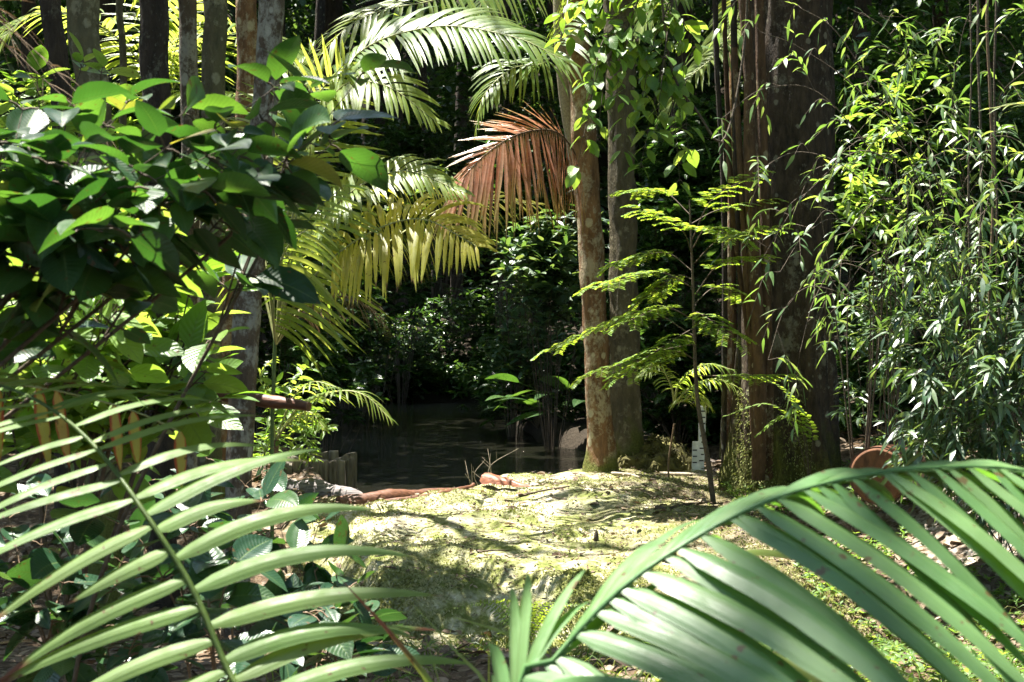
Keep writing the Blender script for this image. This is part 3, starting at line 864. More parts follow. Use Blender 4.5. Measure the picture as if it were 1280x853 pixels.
c1 = (345, 430, 10.6)
palm('clumping palm with arching pale and yellow fronds at the pond edge', [(344, 425), (342, 480), (340, 560)], 10.6, 5, [
    dict(ctrl=[c1, (385, 200, 10.5), (440, 75, 10.4), (540, 34, 10.2), (640, 46, 10), (702, 74, 9.9)], n=60, L=.60, W=.040, grav=.9, start=.38, a0=74, a1=30, side=(0, -.75, -.6), lift=.05),
    dict(ctrl=[c1, (372, 240, 10.4), (418, 118, 10.2), (478, 106, 10), (545, 152, 9.9)], n=40, L=.46, W=.038, grav=1.0, start=.46, side=(0, -.7, -.6), tone=(.6, 1)),
    dict(ctrl=[c1, (352, 330, 10.6), (368, 220, 10.5), (392, 130, 10.4), (430, 80, 10.3)], n=34, L=.70, W=.032, grav=.45, start=.3, side=(1, .1, -.15), a0=86, a1=45, lift=0, tone=(.6, 1)),
    dict(ctrl=[c1, (372, 330, 10.2), (425, 252, 9.9), (500, 214, 9.8), (578, 240, 9.7)], n=46, L=.36, W=.034, grav=1.0, start=.42, a0=80, a1=28, tone=(.6, 1), side=(0, -.7, -.6)),
    dict(ctrl=[c1, (350, 385, 10.2), (362, 325, 10.0), (388, 272, 9.8), (430, 232, 9.7)], n=22, L=.78, W=.030, grav=.55, start=.25, a0=95, a1=40, tone=(.5, 1), side=(1, -.1, -.35), sides=(1,), lift=0),
    dict(ctrl=[c1, (342, 400, 10.0), (345, 350, 9.8), (362, 305, 9.6), (395, 280, 9.5)], n=20, L=.66, W=.034, grav=1.2, start=.25, a0=92, a1=40, tone=(.3, .9), side=(1, -.1, -.35), sides=(1,), lift=0),
    dict(ctrl=[c1, (385, 355, 10.0), (450, 298, 9.8), (525, 274, 9.7), (596, 308, 9.6)], n=40, L=.62, W=.036, grav=1.1, start=.50, mat='palm_yellow', a0=104, a1=50, side=(0, -.7, -.7), lift=.03, tone=(.2, .9)),
    dict(ctrl=[c1, (400, 360, 10.8), (490, 300, 12), (550, 262, 13.3), (610, 250, 13.9), (672, 256, 14.1)], n=48, L=.56, W=.034, grav=1.0, start=.36, mat='palm_yellow', a0=80, a1=35, tone=(0, .6), side=(0, -.7, -.7), lift=.03),
    dict(ctrl=[c1, (360, 360, 10.4), (385, 305, 10.2), (420, 300, 10.0), (450, 330, 9.9)], n=18, L=.58, W=.034, grav=2.6, start=.25),
    dict(ctrl=[c1, (338, 370, 10.4), (330, 320, 10.1), (345, 285, 9.9), (372, 280, 9.8)], n=16, L=.55, W=.034, grav=2.4, start=.3),
    dict(ctrl=[c1, (320, 330, 10.8), (290, 260, 10.9), (240, 230, 11), (190, 250, 11)], n=32, L=.5, W=.028, grav=1.2, start=.3),
    dict(ctrl=[c1, (330, 300, 10.9), (335, 200, 11.2), (355, 120, 11.5), (390, 60, 11.7)], n=34, L=.6, W=.03, grav=.9, start=.25, tone=(.4, 1)),
    dict(ctrl=[c1, (370, 395, 10.4), (410, 372, 10.3), (450, 378, 10.2), (482, 408, 10.2)], n=40, L=.42, W=.010, grav=2.6, start=.25, mat='palm_dead', rmat='stalk_brown', label='dry brown drooping frond', jit=.2, a0=70, a1=20),
], 'palm', stemmat='stalk')

c2 = (702, -95, 13.6)
palm('slim palm whose long fronds arch down over the pond from above', [(700, -95), (699, 20), (706, 120), (728, 260), (748, 430), (755, 592)], 14.9, 15, [
    dict(ctrl=[(702, -95, 14.9), (650, -60, 13.2), (560, -6, 12), (475, 14, 11.5), (425, 42, 11.3), (393, 90, 11.2)], n=62, L=.72, W=.046, grav=.9, start=.15, a0=75, a1=30, side=(0, -.75, -.6), lift=.05, tone=(.45, 1)),
    dict(ctrl=[(702, -95, 14.9), (712, -20, 14), (690, 70, 13.3), (640, 86, 12.9), (606, 118, 12.7), (596, 155, 12.6)], n=44, L=.56, W=.040, grav=1.2, start=.25, tone=(.2, .7), side=(0, -.7, -.6), lift=.04),
    dict(ctrl=[(702, -95, 14.9), (660, -110, 14.5), (620, -60, 14.2), (600, 10, 14), (590, 40, 13.9)], n=36, L=.6, W=.034, grav=1.5, start=.25),
    dict(ctrl=[(702, -95, 14.9), (780, -110, 14.8), (840, -60, 14.6), (850, 0, 14.4)], n=36, L=.62, W=.036, grav=2.0, start=.25),
    dict(ctrl=[(702, -95, 14.9), (760, -60, 13.8), (810, -20, 13.4), (840, 10, 13.2)], n=30, L=.5, W=.034, grav=2.0, start=.3),
], 'palm', stemmat='twig_pale')

palm('palm with a coppery red new frond fanning beside the spotted trunk', [(722, 205), (742, 400), (754, 594)], 14.8, 9, [
    dict(ctrl=[(724, 230, 14.2), (717, 190, 13.8), (692, 164, 13.5), (648, 168, 13.2), (606, 194, 13.0), (570, 232, 12.9)], n=88, L=1.0, W=.038, grav=.22, sides=(1,), jit=.08, env=lambda w: np.interp(w, [0, .2, .6, 1], [.8, 1, 1, .6]), start=.16, a0=98, a1=14, mat='palm_red', tone=(.2, 1), label='coppery red young frond', rmat='stalk_brown', side=(.15, -.4, -.9), lift=.06),
    dict(ctrl=[(724, 230, 14.2), (717, 190, 13.8), (692, 164, 13.5), (648, 168, 13.2), (606, 194, 13.0), (570, 232, 12.9)], n=44, L=.50, W=.030, grav=.25, sides=(-1,), jit=.12, start=.3, a0=52, a1=14, mat='palm_red', tone=(0, .7), rmat='stalk_brown', side=(.15, -.6, -.8), lift=.1),
], 'palm', stemmat='stalk_brown')

palm('palm behind the vine stems with backlit yellow-green fronds', [(918, -70), (916, 200), (912, 400), (905, 560)], 15.8, 11, [
    dict(ctrl=[(918, -70, 15.8), (925, 10, 15.6), (900, 62, 15.4), (862, 98, 15.2), (832, 140, 15.1)], n=44, L=.62, W=.042, grav=1.2, start=.25, a0=75, a1=30, tone=(.6, 1)),
    dict(ctrl=[(918, -70, 15.8), (880, -80, 15.6), (830, -30, 15.4), (800, 40, 15.2)], n=38, L=.55, W=.04, grav=1.4, start=.25, tone=(.4, 1)),
    dict(ctrl=[(918, -70, 15.8), (945, -30, 15.6), (960, 60, 15.5), (950, 130, 15.4)], n=30, L=.5, W=.036, grav=1.4, start=.25),
], 'palm', stemmat='bark_brown')

cp = (205, 130, 15.5)
palm('sunlit palm glowing yellow-green behind the row of trunks', [(205, 130), (208, 300), (210, 480)], 15.5, 16, [
    dict(ctrl=[cp, (160, 60, 15), (100, 20, 14.6), (40, 20, 14.3), (-10, 60, 14)], n=40, L=.8, W=.045, grav=1.0, start=.15, tone=(.5, 1)),
    dict(ctrl=[cp, (190, 40, 15.5), (150, -40, 15.4), (90, -60, 15.3)], n=40, L=.8, W=.045, grav=1.0, start=.15, tone=(.6, 1)),
    dict(ctrl=[cp, (225, 40, 15.5), (260, -20, 15.4), (320, -30, 15.3)], n=40, L=.85, W=.045, grav=1.0, start=.12, tone=(.6, 1)),
    dict(ctrl=[cp, (245, 70, 15), (300, 40, 14.6), (350, 60, 14.3), (390, 110, 14)], n=44, L=.8, W=.042, grav=1.0, start=.12, tone=(.5, 1)),
    dict(ctrl=[cp, (250, 120, 15), (300, 120, 14.6), (340, 160, 14.3)], n=36, L=.7, W=.042, grav=1.2, start=.12, tone=(.4, 1)),
    dict(ctrl=[cp, (150, 110, 15), (90, 110, 14.6), (50, 160, 14.3)], n=36, L=.7, W=.042, grav=1.2, start=.12, tone=(.4, 1)),
    dict(ctrl=[cp, (200, 30, 16), (215, -40, 16.4), (240, -80, 16.6)], n=36, L=.75, W=.042, grav=.6, start=.12, tone=(.6, 1), side=(1, 0, 0)),
], 'palm')

cq = (843, 505, 13.8)
palm('small low palm with fine fronds behind the sapling stem', [(843, 530), (836, 575)], 13.8, 2.5, [
    dict(ctrl=[cq, (862, 486, 13.6), (895, 474, 13.5), (938, 492, 13.4)], n=26, L=.30, W=.02, grav=1.6, start=.2, tone=(.3, 1)),
    dict(ctrl=[cq, (850, 478, 13.7), (880, 456, 13.6), (915, 462, 13.5)], n=24, L=.28, W=.02, grav=1.5, start=.25),
    dict(ctrl=[cq, (838, 480, 13.7), (822, 458, 13.6), (800, 470, 13.5)], n=22, L=.26, W=.02, grav=1.5, start=.25, tone=(.3, .9)),
    dict(ctrl=[cq, (856, 500, 13.5), (868, 492, 13.4), (888, 510, 13.3)], n=18, L=.25, W=.02, grav=2.0, start=.25, tone=(.4, 1)),
], 'palm')
ci = (345, 550, 12.6)
palm('low palm seedling trailing soft fronds over the dark water', [(345, 550), (343, 590)], 12.6, 8, [
    dict(ctrl=[ci, (375, 508, 12.5), (420, 490, 12.3), (455, 494, 12.2), (486, 522, 12.1)], n=20, L=.36, W=.022, grav=1.5, start=.3, tone=(.3, 1)),
    dict(ctrl=[ci, (365, 500, 12.6), (390, 478, 12.5), (420, 484, 12.4)], n=16, L=.30, W=.022, grav=1.4, start=.3, tone=(.3, 1)),
    dict(ctrl=[ci, (360, 530, 12.4), (385, 515, 12.3), (405, 535, 12.2)], n=14, L=.26, W=.022, grav=1.6, start=.3, tone=(.4, 1)),
    dict(ctrl=[ci, (335, 500, 12.6), (325, 470, 12.6), (340, 450, 12.6)], n=14, L=.3, W=.022, grav=1.2, start=.3),
], 'palm')
palm('palm with white-shining leaflets pushing in beside the hanging vines', None, 8, 8, [
    dict(ctrl=[np.array([3.9, 8.4, .9]), P(1400, 260, 8.2), P(1340, 150, 8), P(1290, 130, 7.9), P(1236, 136, 7.8)], n=24, L=.26, W=.028, grav=.7, start=.3, a0=60, a1=20, tone=(.6, 1)),
    dict(ctrl=[np.array([3.9, 8.4, .9]), P(1390, 300, 8.2), P(1330, 215, 8.1), P(1270, 190, 8)], n=24, L=.26, W=.026, grav=1.0, start=.3, a0=60, a1=20),
    dict(ctrl=[np.array([3.9, 8.4, .9]), P(1420, 200, 8.2), P(1420, 60, 8.1), P(1350, -30, 8)], n=24, L=.4, W=.026, grav=1.0, start=.3),
], 'palm', base=(3.9, 8.4, .72))

# near fronds
ml, mr = MB(), MB()
t = thing('foreground_palm', 'near palm whose long ribbed frond with brown-tipped leaflets fans over the shrub', 'palm', (-.22, 1.75, 0))
ct = [np.array([-.22, 1.75, .02]), np.array([-.30, 1.85, .5]), P(330, 940, 1.95), P(285, 840, 2.0), P(240, 735, 2.05), P(180, 640, 2.1), P(120, 560, 2.2), P(62, 510, 2.3), P(0, 482, 2.4), P(-70, 470, 2.5)]
def env_q(w): return np.interp(w, [0, .3, .7, 1], [.9, 1, .8, .45])
frond(ml, mr, ct, 26, .33, .034, .62, .40, 7, 98, 78, (1, .12, -.04), .14, .0085, (1,), -.35, SLIM, 10, (.2, .9), env_q, .03, sd=.0, cols=5)
ct2 = ct
frond(ml, mr, ct, 26, .31, .030, .42, .40, 8, 80, 76, (1, .1, .0), .05, .0085, (-1,), -.35, SLIM, 10, (.1, .8), env_q, .03, cols=5)
o = part('frond', ml, M['palm_edge'], t); part('rachis', mr, M['stalk'], o)
t = thing('foreground_palm', 'near palm with one broad glossy green frond arching over the gully', 'palm', (-.1, 1.35, 0))
ml, mr = MB(), MB()
ctr = [np.array([-.1, 1.35, .02]), np.array([-.06, 1.42, .6]), P(640, 900, 1.55), P(690, 828, 1.56), P(765, 746, 1.58), P(850, 684, 1.6), P(950, 630, 1.64), P(1050, 600, 1.68), P(1160, 585, 1.72), P(1290, 590, 1.76), P(1420, 640, 1.8)]
def env_r(w): return np.interp(w, [0, .1, .4, .75, 1], [.55, .8, 1, .85, .4])
frond(ml, mr, ctr, 42, .42, .039, .7, .475, 31, 74, 44, (.2, -.8, -.65), -.03, .0055, (1,), -.3, LEAFLET, 12, (.1, .9), env_r, .05, cols=5, sd=.0)
frond(ml, mr, ctr, 42, .30, .036, .7, .50, 32, 36, 20, (.05, -1, .1), .1, .006, (-1,), -.3, LEAFLET, 12, (.3, 1), env_r, .03, cols=5)
o = part('frond', ml, M['palm_near'], t); part('rachis', mr, M['stalk_near'], o)

t = thing('foreground_palm', 'near low palm with pale narrow leaflets spreading above the grassy litter', 'palm', (.3, 2.1, 0))
ml, mr = MB(), MB()
frond(ml, mr, [np.array([.3, 2.1, 0]), P(740, 960, 2.15), P(790, 860, 2.2), P(850, 782, 2.25), P(900, 735, 2.3), P(930, 690, 2.35)], 9, .52, .017, .35, .62, 12, 62, 45, (1, .3, -.1), -.1, .005, (1,), -.3, LEAFLET, 9, (.6, 1), lambda w: np.interp(w, [0, 1], [1, .8]))
o = part('frond', ml, M['palm'], t); part('rachis', mr, M['stalk_pale'], o)

t = thing('foreground_palm', 'dying palm frond with yellow leaflets edged in rusty red', 'palm', (-1.5, 2.7, 0))
ml, mr = MB(), MB()
frond(ml, mr, [np.array([-1.5, 2.7, 0]), np.array([-1.6, 2.7, .8]), P(-140, 500, 2.6), P(-60, 478, 2.6), P(30, 482, 2.6), P(100, 495, 2.65), P(170, 515, 2.7), P(225, 540, 2.7)], 17, .24, .032, .6, .5, 14, 95, 60, (-.1, -.25, -1), .0, .006, (1,), -.3, LEAFLET, 8, (0, 1), lambda w: np.interp(w, [0, .4, 1], [1, 1, .4]))
o = part('frond', ml, M['palm_dying'], t); part('rachis', mr, M['stalk_pale'], o)

t = thing('dead_palm_frond', 'dry grey-brown frond hanging in tangled strips above the big-leaved shrub', 'palm frond', (-1.9, 3.4, 0))
ml, mr = MB(), MB()
for k, cc in enumerate([[(-60, -20), (-10, 20), (40, 60), (85, 105), (115, 135)], [(-60, 20), (0, 50), (50, 95), (100, 140), (130, 165)]]):
    pts = [np.array([-1.9, 3.4, 0]), np.array([-1.75, 3.3, 1.4])] + [P(a, b, 3.1 - .1 * k) for a, b in cc]
    frond(ml, mr, pts, 24, .24, .006, 1.0, .55, 50 + k, 60, 30, None, .2, .004, jit=.35)
o = part('leaflets', ml, M['palm_dead'], t); part('rachis', mr, M['stalk_brown'], o)


# ------------------------------------------------------------------ shrubs
def shrub(label, base, tips, L, W, mat, seed, nodes=6, cat='shrub', name='shrub', stem_r=.012, start=.4, droop=.15, grav=.45, twig='twig', group=None, tone=(0, 1), bulge=.18, pairs=2, mains=4, hang=False, fmin=6, **kw):
    base = np.array(base, float)
    t = thing(name, label, cat, base, group)
    rs = R(seed)
    tp = np.array(tips, float)
    order = np.argsort(tp[:, 0] + .2 * rs.randn(len(tp)))
    groups = np.array_split(order, max(1, min(mains, len(tp) // 3)))
    mb = MB()
    mb_c = {}
    for g_ in groups:
        ctr = tp[g_].mean(0)
        e = base + (ctr - base) * (.92 if fmin > 20 else .82)
        e[2] = base[2] + (ctr[2] - base[2]) * (.92 if hang else .9 if fmin > 20 else .8)
        b1 = base + np.append(rs.randn(2) * .03, -.05)
        c_ = spline([b1, base + (e - base) * np.array([.3, .3, .5]) + rs.randn(3) * .02, e], 30)
        tube(mb, c_, np.linspace(stem_r * 1.25, stem_r * .6, 30), 8, .1, 20)
        for k in g_: mb_c[k] = c_
    part('stem', mb, M[twig], t)
    for k, e in enumerate(tips):
        e = np.array(e); c_ = mb_c[k]
        dd = np.linalg.norm(c_ - e, axis=1) + .35 * np.abs(c_[:, 2] - e[2] + .12)
        f0 = c_[max(fmin, int(np.argmin(dd)) - rs.randint(0, 7))]
        m1 = f0 + (e - f0) * .5 + UP * bulge * np.linalg.norm(e - f0) * .6 + rs.randn(3) * .02
        mw, ml = MB(), MB()
        if 'cup' in kw: kw['cup'] = rs.uniform(-.05, .4)
        branch_leaves(mw, ml, [f0, m1, e], stem_r * .5, L, W, nodes, seed * 31 + k, start=start, droop=droop, grav=grav, tone=tone, pairs=pairs, **kw)
        b = part('branch', mw, M[twig], t)
        part('leaves', ml, M[mat], b)
    return t


shrub('big-leaved shrub with dark ribbed leaves in front of the trunk row', (-2.1, 3.0, 0),
      [P(*q) for q in [(425, 150, 2.75), (350, 105, 2.9), (360, 205, 2.6), (265, 235, 2.45), (165, 120, 2.85), (30, 130, 2.7), (-20, 190, 2.4), (70, 245, 2.5), (150, 285, 2.35), (235, 270, 2.55),
                       (110, 180, 2.5), (215, 180, 2.5), (290, 160, 2.65), (300, 225, 2.5), (40, 180, 2.6), (240, 135, 2.8), (335, 140, 2.7), (180, 215, 2.4), (90, 130, 2.7), (140, 150, 2.6), (270, 190, 2.55),
                       (60, 200, 2.5), (0, 170, 2.6), (310, 190, 2.6), (190, 150, 2.75), (10, 250, 2.45)]],
      .128, .072, 'broad', 5, nodes=6, fmin=25, start=.08, stem_r=.006, mains=7, cols=7, seg=10, droop=.3, grav=.55, cup=.12, fold=.05)
shrub('upright shrub leaning in with dark ribbed leaves above the pale palm', (-1.15, 3.3, 0),
      [P(*q) for q in [(420, 175, 3.2), (390, 110, 3.2), (455, 90, 3.3), (330, 190, 3.1), (345, 100, 3.2)]],
      .16, .08, 'broad', 6, nodes=4, fmin=24, start=.2, stem_r=.006, mains=2, cols=7, seg=10, droop=.1, cup=.12, fold=.05)
rs = R(70)
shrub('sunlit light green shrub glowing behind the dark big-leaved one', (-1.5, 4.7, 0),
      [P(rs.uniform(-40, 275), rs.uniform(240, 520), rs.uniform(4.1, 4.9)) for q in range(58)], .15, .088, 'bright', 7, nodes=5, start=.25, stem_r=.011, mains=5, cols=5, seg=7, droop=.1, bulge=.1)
rs = R(72)
shrub('light green leafy branches hanging low under the dark big-leaved shrub', (-1.75, 3.7, 0),
      [P(rs.uniform(-30, 215), rs.uniform(300, 455), rs.uniform(3.2, 3.8)) for q in range(20)], .13, .075, 'bright', 9, nodes=5, start=.25, stem_r=.007, mains=3, cols=5, seg=7, droop=.25, bulge=.1)
shrub('light green shrub spreading before the mossy trunks', (-2.6, 6.2, 0),
      [P(rs.uniform(-60, 230), rs.uniform(60, 230), rs.uniform(5.6, 7.0)) for q in range(18)], .15, .08, 'bright', 8, nodes=5, start=.25, stem_r=.013, mains=5, cols=5, seg=6, droop=.1, bulge=.1)
for k, (bx, by, tips, lab) in enumerate([
    (-.75, 3.6, [(230, 640, 3.4), (300, 700, 3.3), (180, 720, 3.3), (330, 620, 3.6), (120, 640, 3.5), (260, 760, 3.2)], 'low dark ribbed-leaf plant under the ribbed near frond'),
    (-.48, 4.2, [(430, 690, 4.2), (390, 770, 3.9), (455, 770, 4.2), (370, 690, 4.2), (330, 820, 3.7), (420, 830, 3.9), (400, 650, 4.3), (440, 735, 4.1), (350, 655, 4.3), (365, 740, 4.1), (470, 810, 4.0), (300, 760, 4)], 'low plant with a blue-green ribbed leaf at the end of the mossy bank'),
    (-1.25, 3.9, [(40, 760, 3.6), (80, 820, 3.5), (130, 780, 3.6), (20, 680, 3.8), (200, 810, 3.4), (90, 700, 3.7), (150, 730, 3.6), (10, 640, 3.8), (60, 620, 3.9), (220, 760, 3.5), (170, 670, 3.8)], 'dark ribbed-leaf plant low in the shade with brown litter round it'),
    (-1.1, 5.6, [(330, 590, 5.4), (260, 570, 5.4), (200, 600, 5.3), (300, 660, 5.3), (150, 570, 5.5), (230, 640, 5.2)], 'leafy plant at the foot of the lichen-spotted leaning trunk')]):
    shrub(lab, (bx, by, gz(bx, by)), [P(*q) for q in tips], .14, .08, 'dark', 80 + k, nodes=4, start=.3, stem_r=.006, cols=7, seg=8, droop=.15, cup=.1, fold=.05, twig='stalk_brown')
rs = R(75)
shrub('soft bright herb growing over the stake wall', (-2.35, 13.1, .12), [P(rs.uniform(322, 415), rs.uniform(455, 575), rs.uniform(12.2, 13.4)) for q in range(26)], .13, .05, 'bright', 90, nodes=6, start=.2, stem_r=.006, cols=3, seg=4, twig='stalk')

# light green climbing plant in front of the paired trunks
shrub('climbing plant trailing light green leaves across the paired trunks', (1.3, 9.5, 5.6),
      [P(*q) for q in [(700, 50, 9.1), (720, 215, 8.9), (745, 180, 9), (790, 60, 9.2), (830, 30, 9.2), (770, 120, 9), (820, 165, 9), (745, 5, 9.3), (800, 210, 9), (860, 190, 9.2), (840, 110, 9.2), (700, 20, 9.3), (730, 100, 9.1), (755, 60, 9.1), (780, 190, 9), (815, 100, 9.2), (870, 60, 9.3), (735, 150, 8.9), (800, 140, 9.1), (820, 10, 9.3), (720, 5, 9.2), (850, 230, 9.2), (790, 10, 9.2)]],
      .135, .078, 'bright', 95, nodes=7, start=.2, stem_r=.009, mains=2, cols=5, seg=6, droop=.35, grav=.8, bulge=.25, name='climbing_plant', cat='climbing plant', hang=True)

# feathery sapling: flat sprays of small leaflets on tiers
t = thing('sapling', 'thin sapling with tiers of feathery light green sprays on the mossy bank', 'sapling', (P(893, 628, 12.6)[0], 12.6, gz(P(893, 628, 12.6)[0], 12.6)))
mb = MB()
b0 = WLOC[t] - UP * .05
sp = [b0, P(884, 570, 12.6), P(872, 500, 12.6), P(868, 420, 12.6), P(866, 350, 12.6), P(862, 250, 12.6)]
cs = spline(sp, 60)
tube(mb, cs, np.linspace(.026, .007, 60), 8, .06, 20); part('stem', mb, M['twig'], t)
SPR = [((868, 420), (800, 390), (692, 436)), ((868, 430), (820, 440), (740, 468)), ((867, 360), (820, 340), (748, 358)), ((867, 340), (830, 316), (772, 330)), ((868, 370), (900, 330), (948, 322)),
       ((867, 330), (900, 300), (962, 286)), ((864, 280), (900, 262), (966, 250)), ((868, 400), (830, 385), (780, 404)), ((868, 410), (850, 420), (800, 452)), ((868, 380), (895, 360), (935, 372)),
       ((866, 320), (850, 285), (800, 262)), ((870, 450), (840, 440), (780, 470)), ((864, 270), (830, 240), (790, 240)), ((870, 470), (910, 470), (975, 470)), ((866, 310), (885, 285), (925, 300)), ((867, 350), (845, 345), (810, 370)),
       ((865, 300), (890, 250), (940, 220)), ((868, 390), (880, 395), (915, 420))]
for k, sprc in enumerate(SPR):
    rs = R(130 + k)
    a, b, e = [P(q[0], q[1], 12.6 - [0, .35, .7][j] * (1 if k % 3 else -.6)) for j, q in enumerate(sprc)]
    c = spline([a, b, e], 30)
    mw, ml = MB(), MB()
    tube(mw, c, np.linspace(.006, .002, 30), 5)
    # bipinnate: side rachises each carrying small leaflets
    T = norm(np.gradient(c, axis=0)); S = norm(np.cross(T, UP))
    for u in np.linspace(.4, 1, 7):
        i = int(u * 29)
        for sg in ((1, -1) if u < .99 else (0,)):
            d = norm(T[i] * (.8 if sg else 1) + sg * S[i] * .9 + UP * rs.randn() * .08)
            ln = .24 * (1 - .35 * abs(u - .7)) * rs.uniform(.85, 1.1)
            cc = spline([c[i], c[i] + d * ln * .5 + UP * .01, c[i] + d * ln - UP * .03], 14)
            tube(mw, cc, .0015, 4)
            tt = norm(np.gradient(cc, axis=0)); ss = norm(np.cross(tt, UP))
            for g in (1, -1):
                ii = np.arange(2, 14); m_ = len(ii)
                strips(ml, cc[ii], tt[ii] * .45 + g * ss[ii] + rs.randn(m_, 3) * .06, norm(UP + rs.randn(m_, 3) * .15), .058 * rs.uniform(.8, 1.1, m_), .026, ROUND, 3, 3, .3, .1, rs.rand(m_))
    bo = part('branch', mw, M['twig'], t)
    part('leaflets', ml, M['spray'], bo)

# fern-like sprays by the big trunk's foot
t = thing('fern', 'light feathery fern hanging beside the mossy foot of the massive trunk', 'fern', (P(1010, 612, 12.4)[0], 12.4, 0))
for k, cc in enumerate([[(1012, 600), (990, 530), (960, 505), (905, 520)], [(1012, 600), (1000, 520), (985, 490), (950, 470)], [(1012, 600), (1005, 540), (980, 520), (945, 545)], [(1012, 600), (1015, 540), (1000, 512), (975, 525)]]):
    ml, mr = MB(), MB()
    frond(ml, mr, [P(a, b, 12.4 - .04 * j) for j, (a, b) in enumerate(cc)], 18, .09, .035, .5, .4, 150 + k, 75, 40, None, .05, .004, prof=ROUND, seg=3)
    o = part('frond', ml, M['spray'], t); part('rachis', mr, M['twig'], o)


# ------------------------------------------------------------------ bamboo and other narrow-leaved plants
def narrow_plant(label, base, arcs, L, W, mat, seed, twigs=9, tuft=5, cat='bamboo', name='bamboo', r0=.008, tl=.35, grav=1.0, twig='twig', group=None, prof=LANCE, fold=.12, start=.3):
    """arching canes, each with side twigs ending in fans of narrow leaves"""
    base = np.array(base, float)
    t = thing(name, label, cat, base, group)
    for k, arc in enumerate(arcs):
        rs = R(seed * 17 + k)
        pts = [base + np.append(rs.randn(2) * .12, -.05)] + [np.array(q) for q in arc]
        c = spline(pts, 60)
        mw, ml = MB(), MB()
        tube(mw, c, np.linspace(r0, r0 * .25, 60), 6)
        T = norm(np.gradient(c, axis=0))
        LB, LD, LL = [], [], []
        for u in np.linspace(start, 1, twigs) ** .9:
            i = min(59, int(u * 59))
            d = norm(T[i] * .6 + rs.randn(3) * np.array([.8, .8, .4]) - UP * .1)
            ln = tl * rs.uniform(.35, 1.4)
            tw = spline([c[i], c[i] + d * ln * .55 + UP * .03, c[i] + d * ln - UP * .14 * ln / .3], 16)
            tube(mw, tw, .0018, 4)
            tt = norm(np.gradient(tw, axis=0))
            m_ = max(3, int(tuft * 1.5 * ln / tl * rs.uniform(.5, 1.2)))
            for q in range(m_):
                j = 15 if q == m_ - 1 else int(15 * (.25 + .75 * (q + rs.rand() * .6) / m_))
                ss = norm(np.cross(tt[j], UP + rs.randn(3) * .3)) * (1 if q % 2 else -1)
                LB.append(tw[j]); LD.append(tt[j] * rs.uniform(.5, 1.1) + ss * (0 if q == m_ - 1 else rs.uniform(.4, 1.1)) + rs.randn(3) * .18); LL.append(rs.uniform(.55, 1.15))
        n_ = len(LB); LL = np.array(LL)
        strips(ml, np.array(LB), np.array(LD), norm(UP + rs.randn(n_, 3) * .4), L * LL, W * LL * rs.uniform(.8, 1.2, n_), prof, 5, 3, grav * rs.uniform(.3, 1.5, n_), fold, rs.rand(n_), side=rs.randn(n_) * .25)
        b = part('cane', mw, M[twig], t)
        part('leaves', ml, M[mat], b)
    return t


def A(*q): return [P(*w) for w in q]


narrow_plant('tall bamboo arching in front of the massive dark trunk', (3.6, 9.8, gz(3.6, 9.8)), [
    A((1180, 250, 9.4), (1080, 120, 9.3), (1000, 60, 9.2), (950, 40, 9.1)), A((1180, 300, 9.5), (1090, 190, 9.3), (1010, 240, 9.2), (960, 310, 9.1)),
    A((1160, 330, 9.4), (1070, 220, 9.2), (1000, 190, 9.1), (945, 215, 9.0)), A((1150, 380, 9.4), (1060, 280, 9.2), (1010, 290, 9.1), (975, 340, 9.0)),
    A((1140, 400, 9.4), (1060, 330, 9.3), (1020, 370, 9.2), (1000, 440, 9.1)), A((1160, 260, 9.5), (1060, 60, 9.4), (1000, 10, 9.3), (960, -10, 9.2)),
    A((1150, 300, 9.5), (1040, 130, 9.4), (960, 110, 9.2), (900, 150, 9.1)), A((1120, 420, 9.4), (1030, 360, 9.2), (985, 380, 9.1), (960, 450, 9.0))],
    .13, .026, 'bamboo', 201, twigs=12, tuft=6, tl=.32)
narrow_plant('feathery bamboo filling the shade between the massive trunk and the vines', (4.1, 10.9, gz(4.1, 10.9)), [
    A((1190, 300, 10.5), (1150, 120, 10.4), (1110, 40, 10.3), (1060, 10, 10.2)), A((1190, 320, 10.5), (1140, 200, 10.3), (1090, 170, 10.2), (1040, 200, 10.1)),
    A((1200, 260, 10.5), (1190, 100, 10.4), (1150, 30, 10.3), (1100, 20, 10.2)), A((1200, 330, 10.4), (1150, 260, 10.2), (1100, 250, 10.1), (1060, 290, 10)),
    A((1200, 220, 10.4), (1200, 60, 10.3), (1230, -10, 10.2), (1270, -20, 10)), A((1190, 380, 10.4), (1140, 320, 10.2), (1090, 320, 10), (1050, 370, 9.9)),
    A((1210, 240, 10.3), (1180, 170, 10.1), (1150, 150, 10), (1110, 130, 9.9)), A((1200, 280, 10.3), (1240, 180, 10.2), (1250, 120, 10), (1280, 90, 9.9))],
    .14, .029, 'bamboo', 202, twigs=15, tuft=8, tl=.38)
narrow_plant('thin bamboo leaning in behind the hanging vines', (3.9, 9.2, gz(3.9, 9.2)), [
    A((1330, 300, 9.1), (1290, 120, 9), (1260, 50, 8.9), (1220, 30, 8.8)), A((1330, 320, 9.1), (1290, 200, 9), (1250, 170, 8.9), (1200, 200, 8.8)),
    A((1330, 340, 9.1), (1300, 260, 9), (1260, 240, 8.9), (1215, 280, 8.8)), A((1340, 280, 9.1), (1320, 80, 9), (1290, 0, 8.9), (1250, -30, 8.8))],
    .13, .026, 'bamboo', 203, twigs=13, tuft=7, tl=.34)
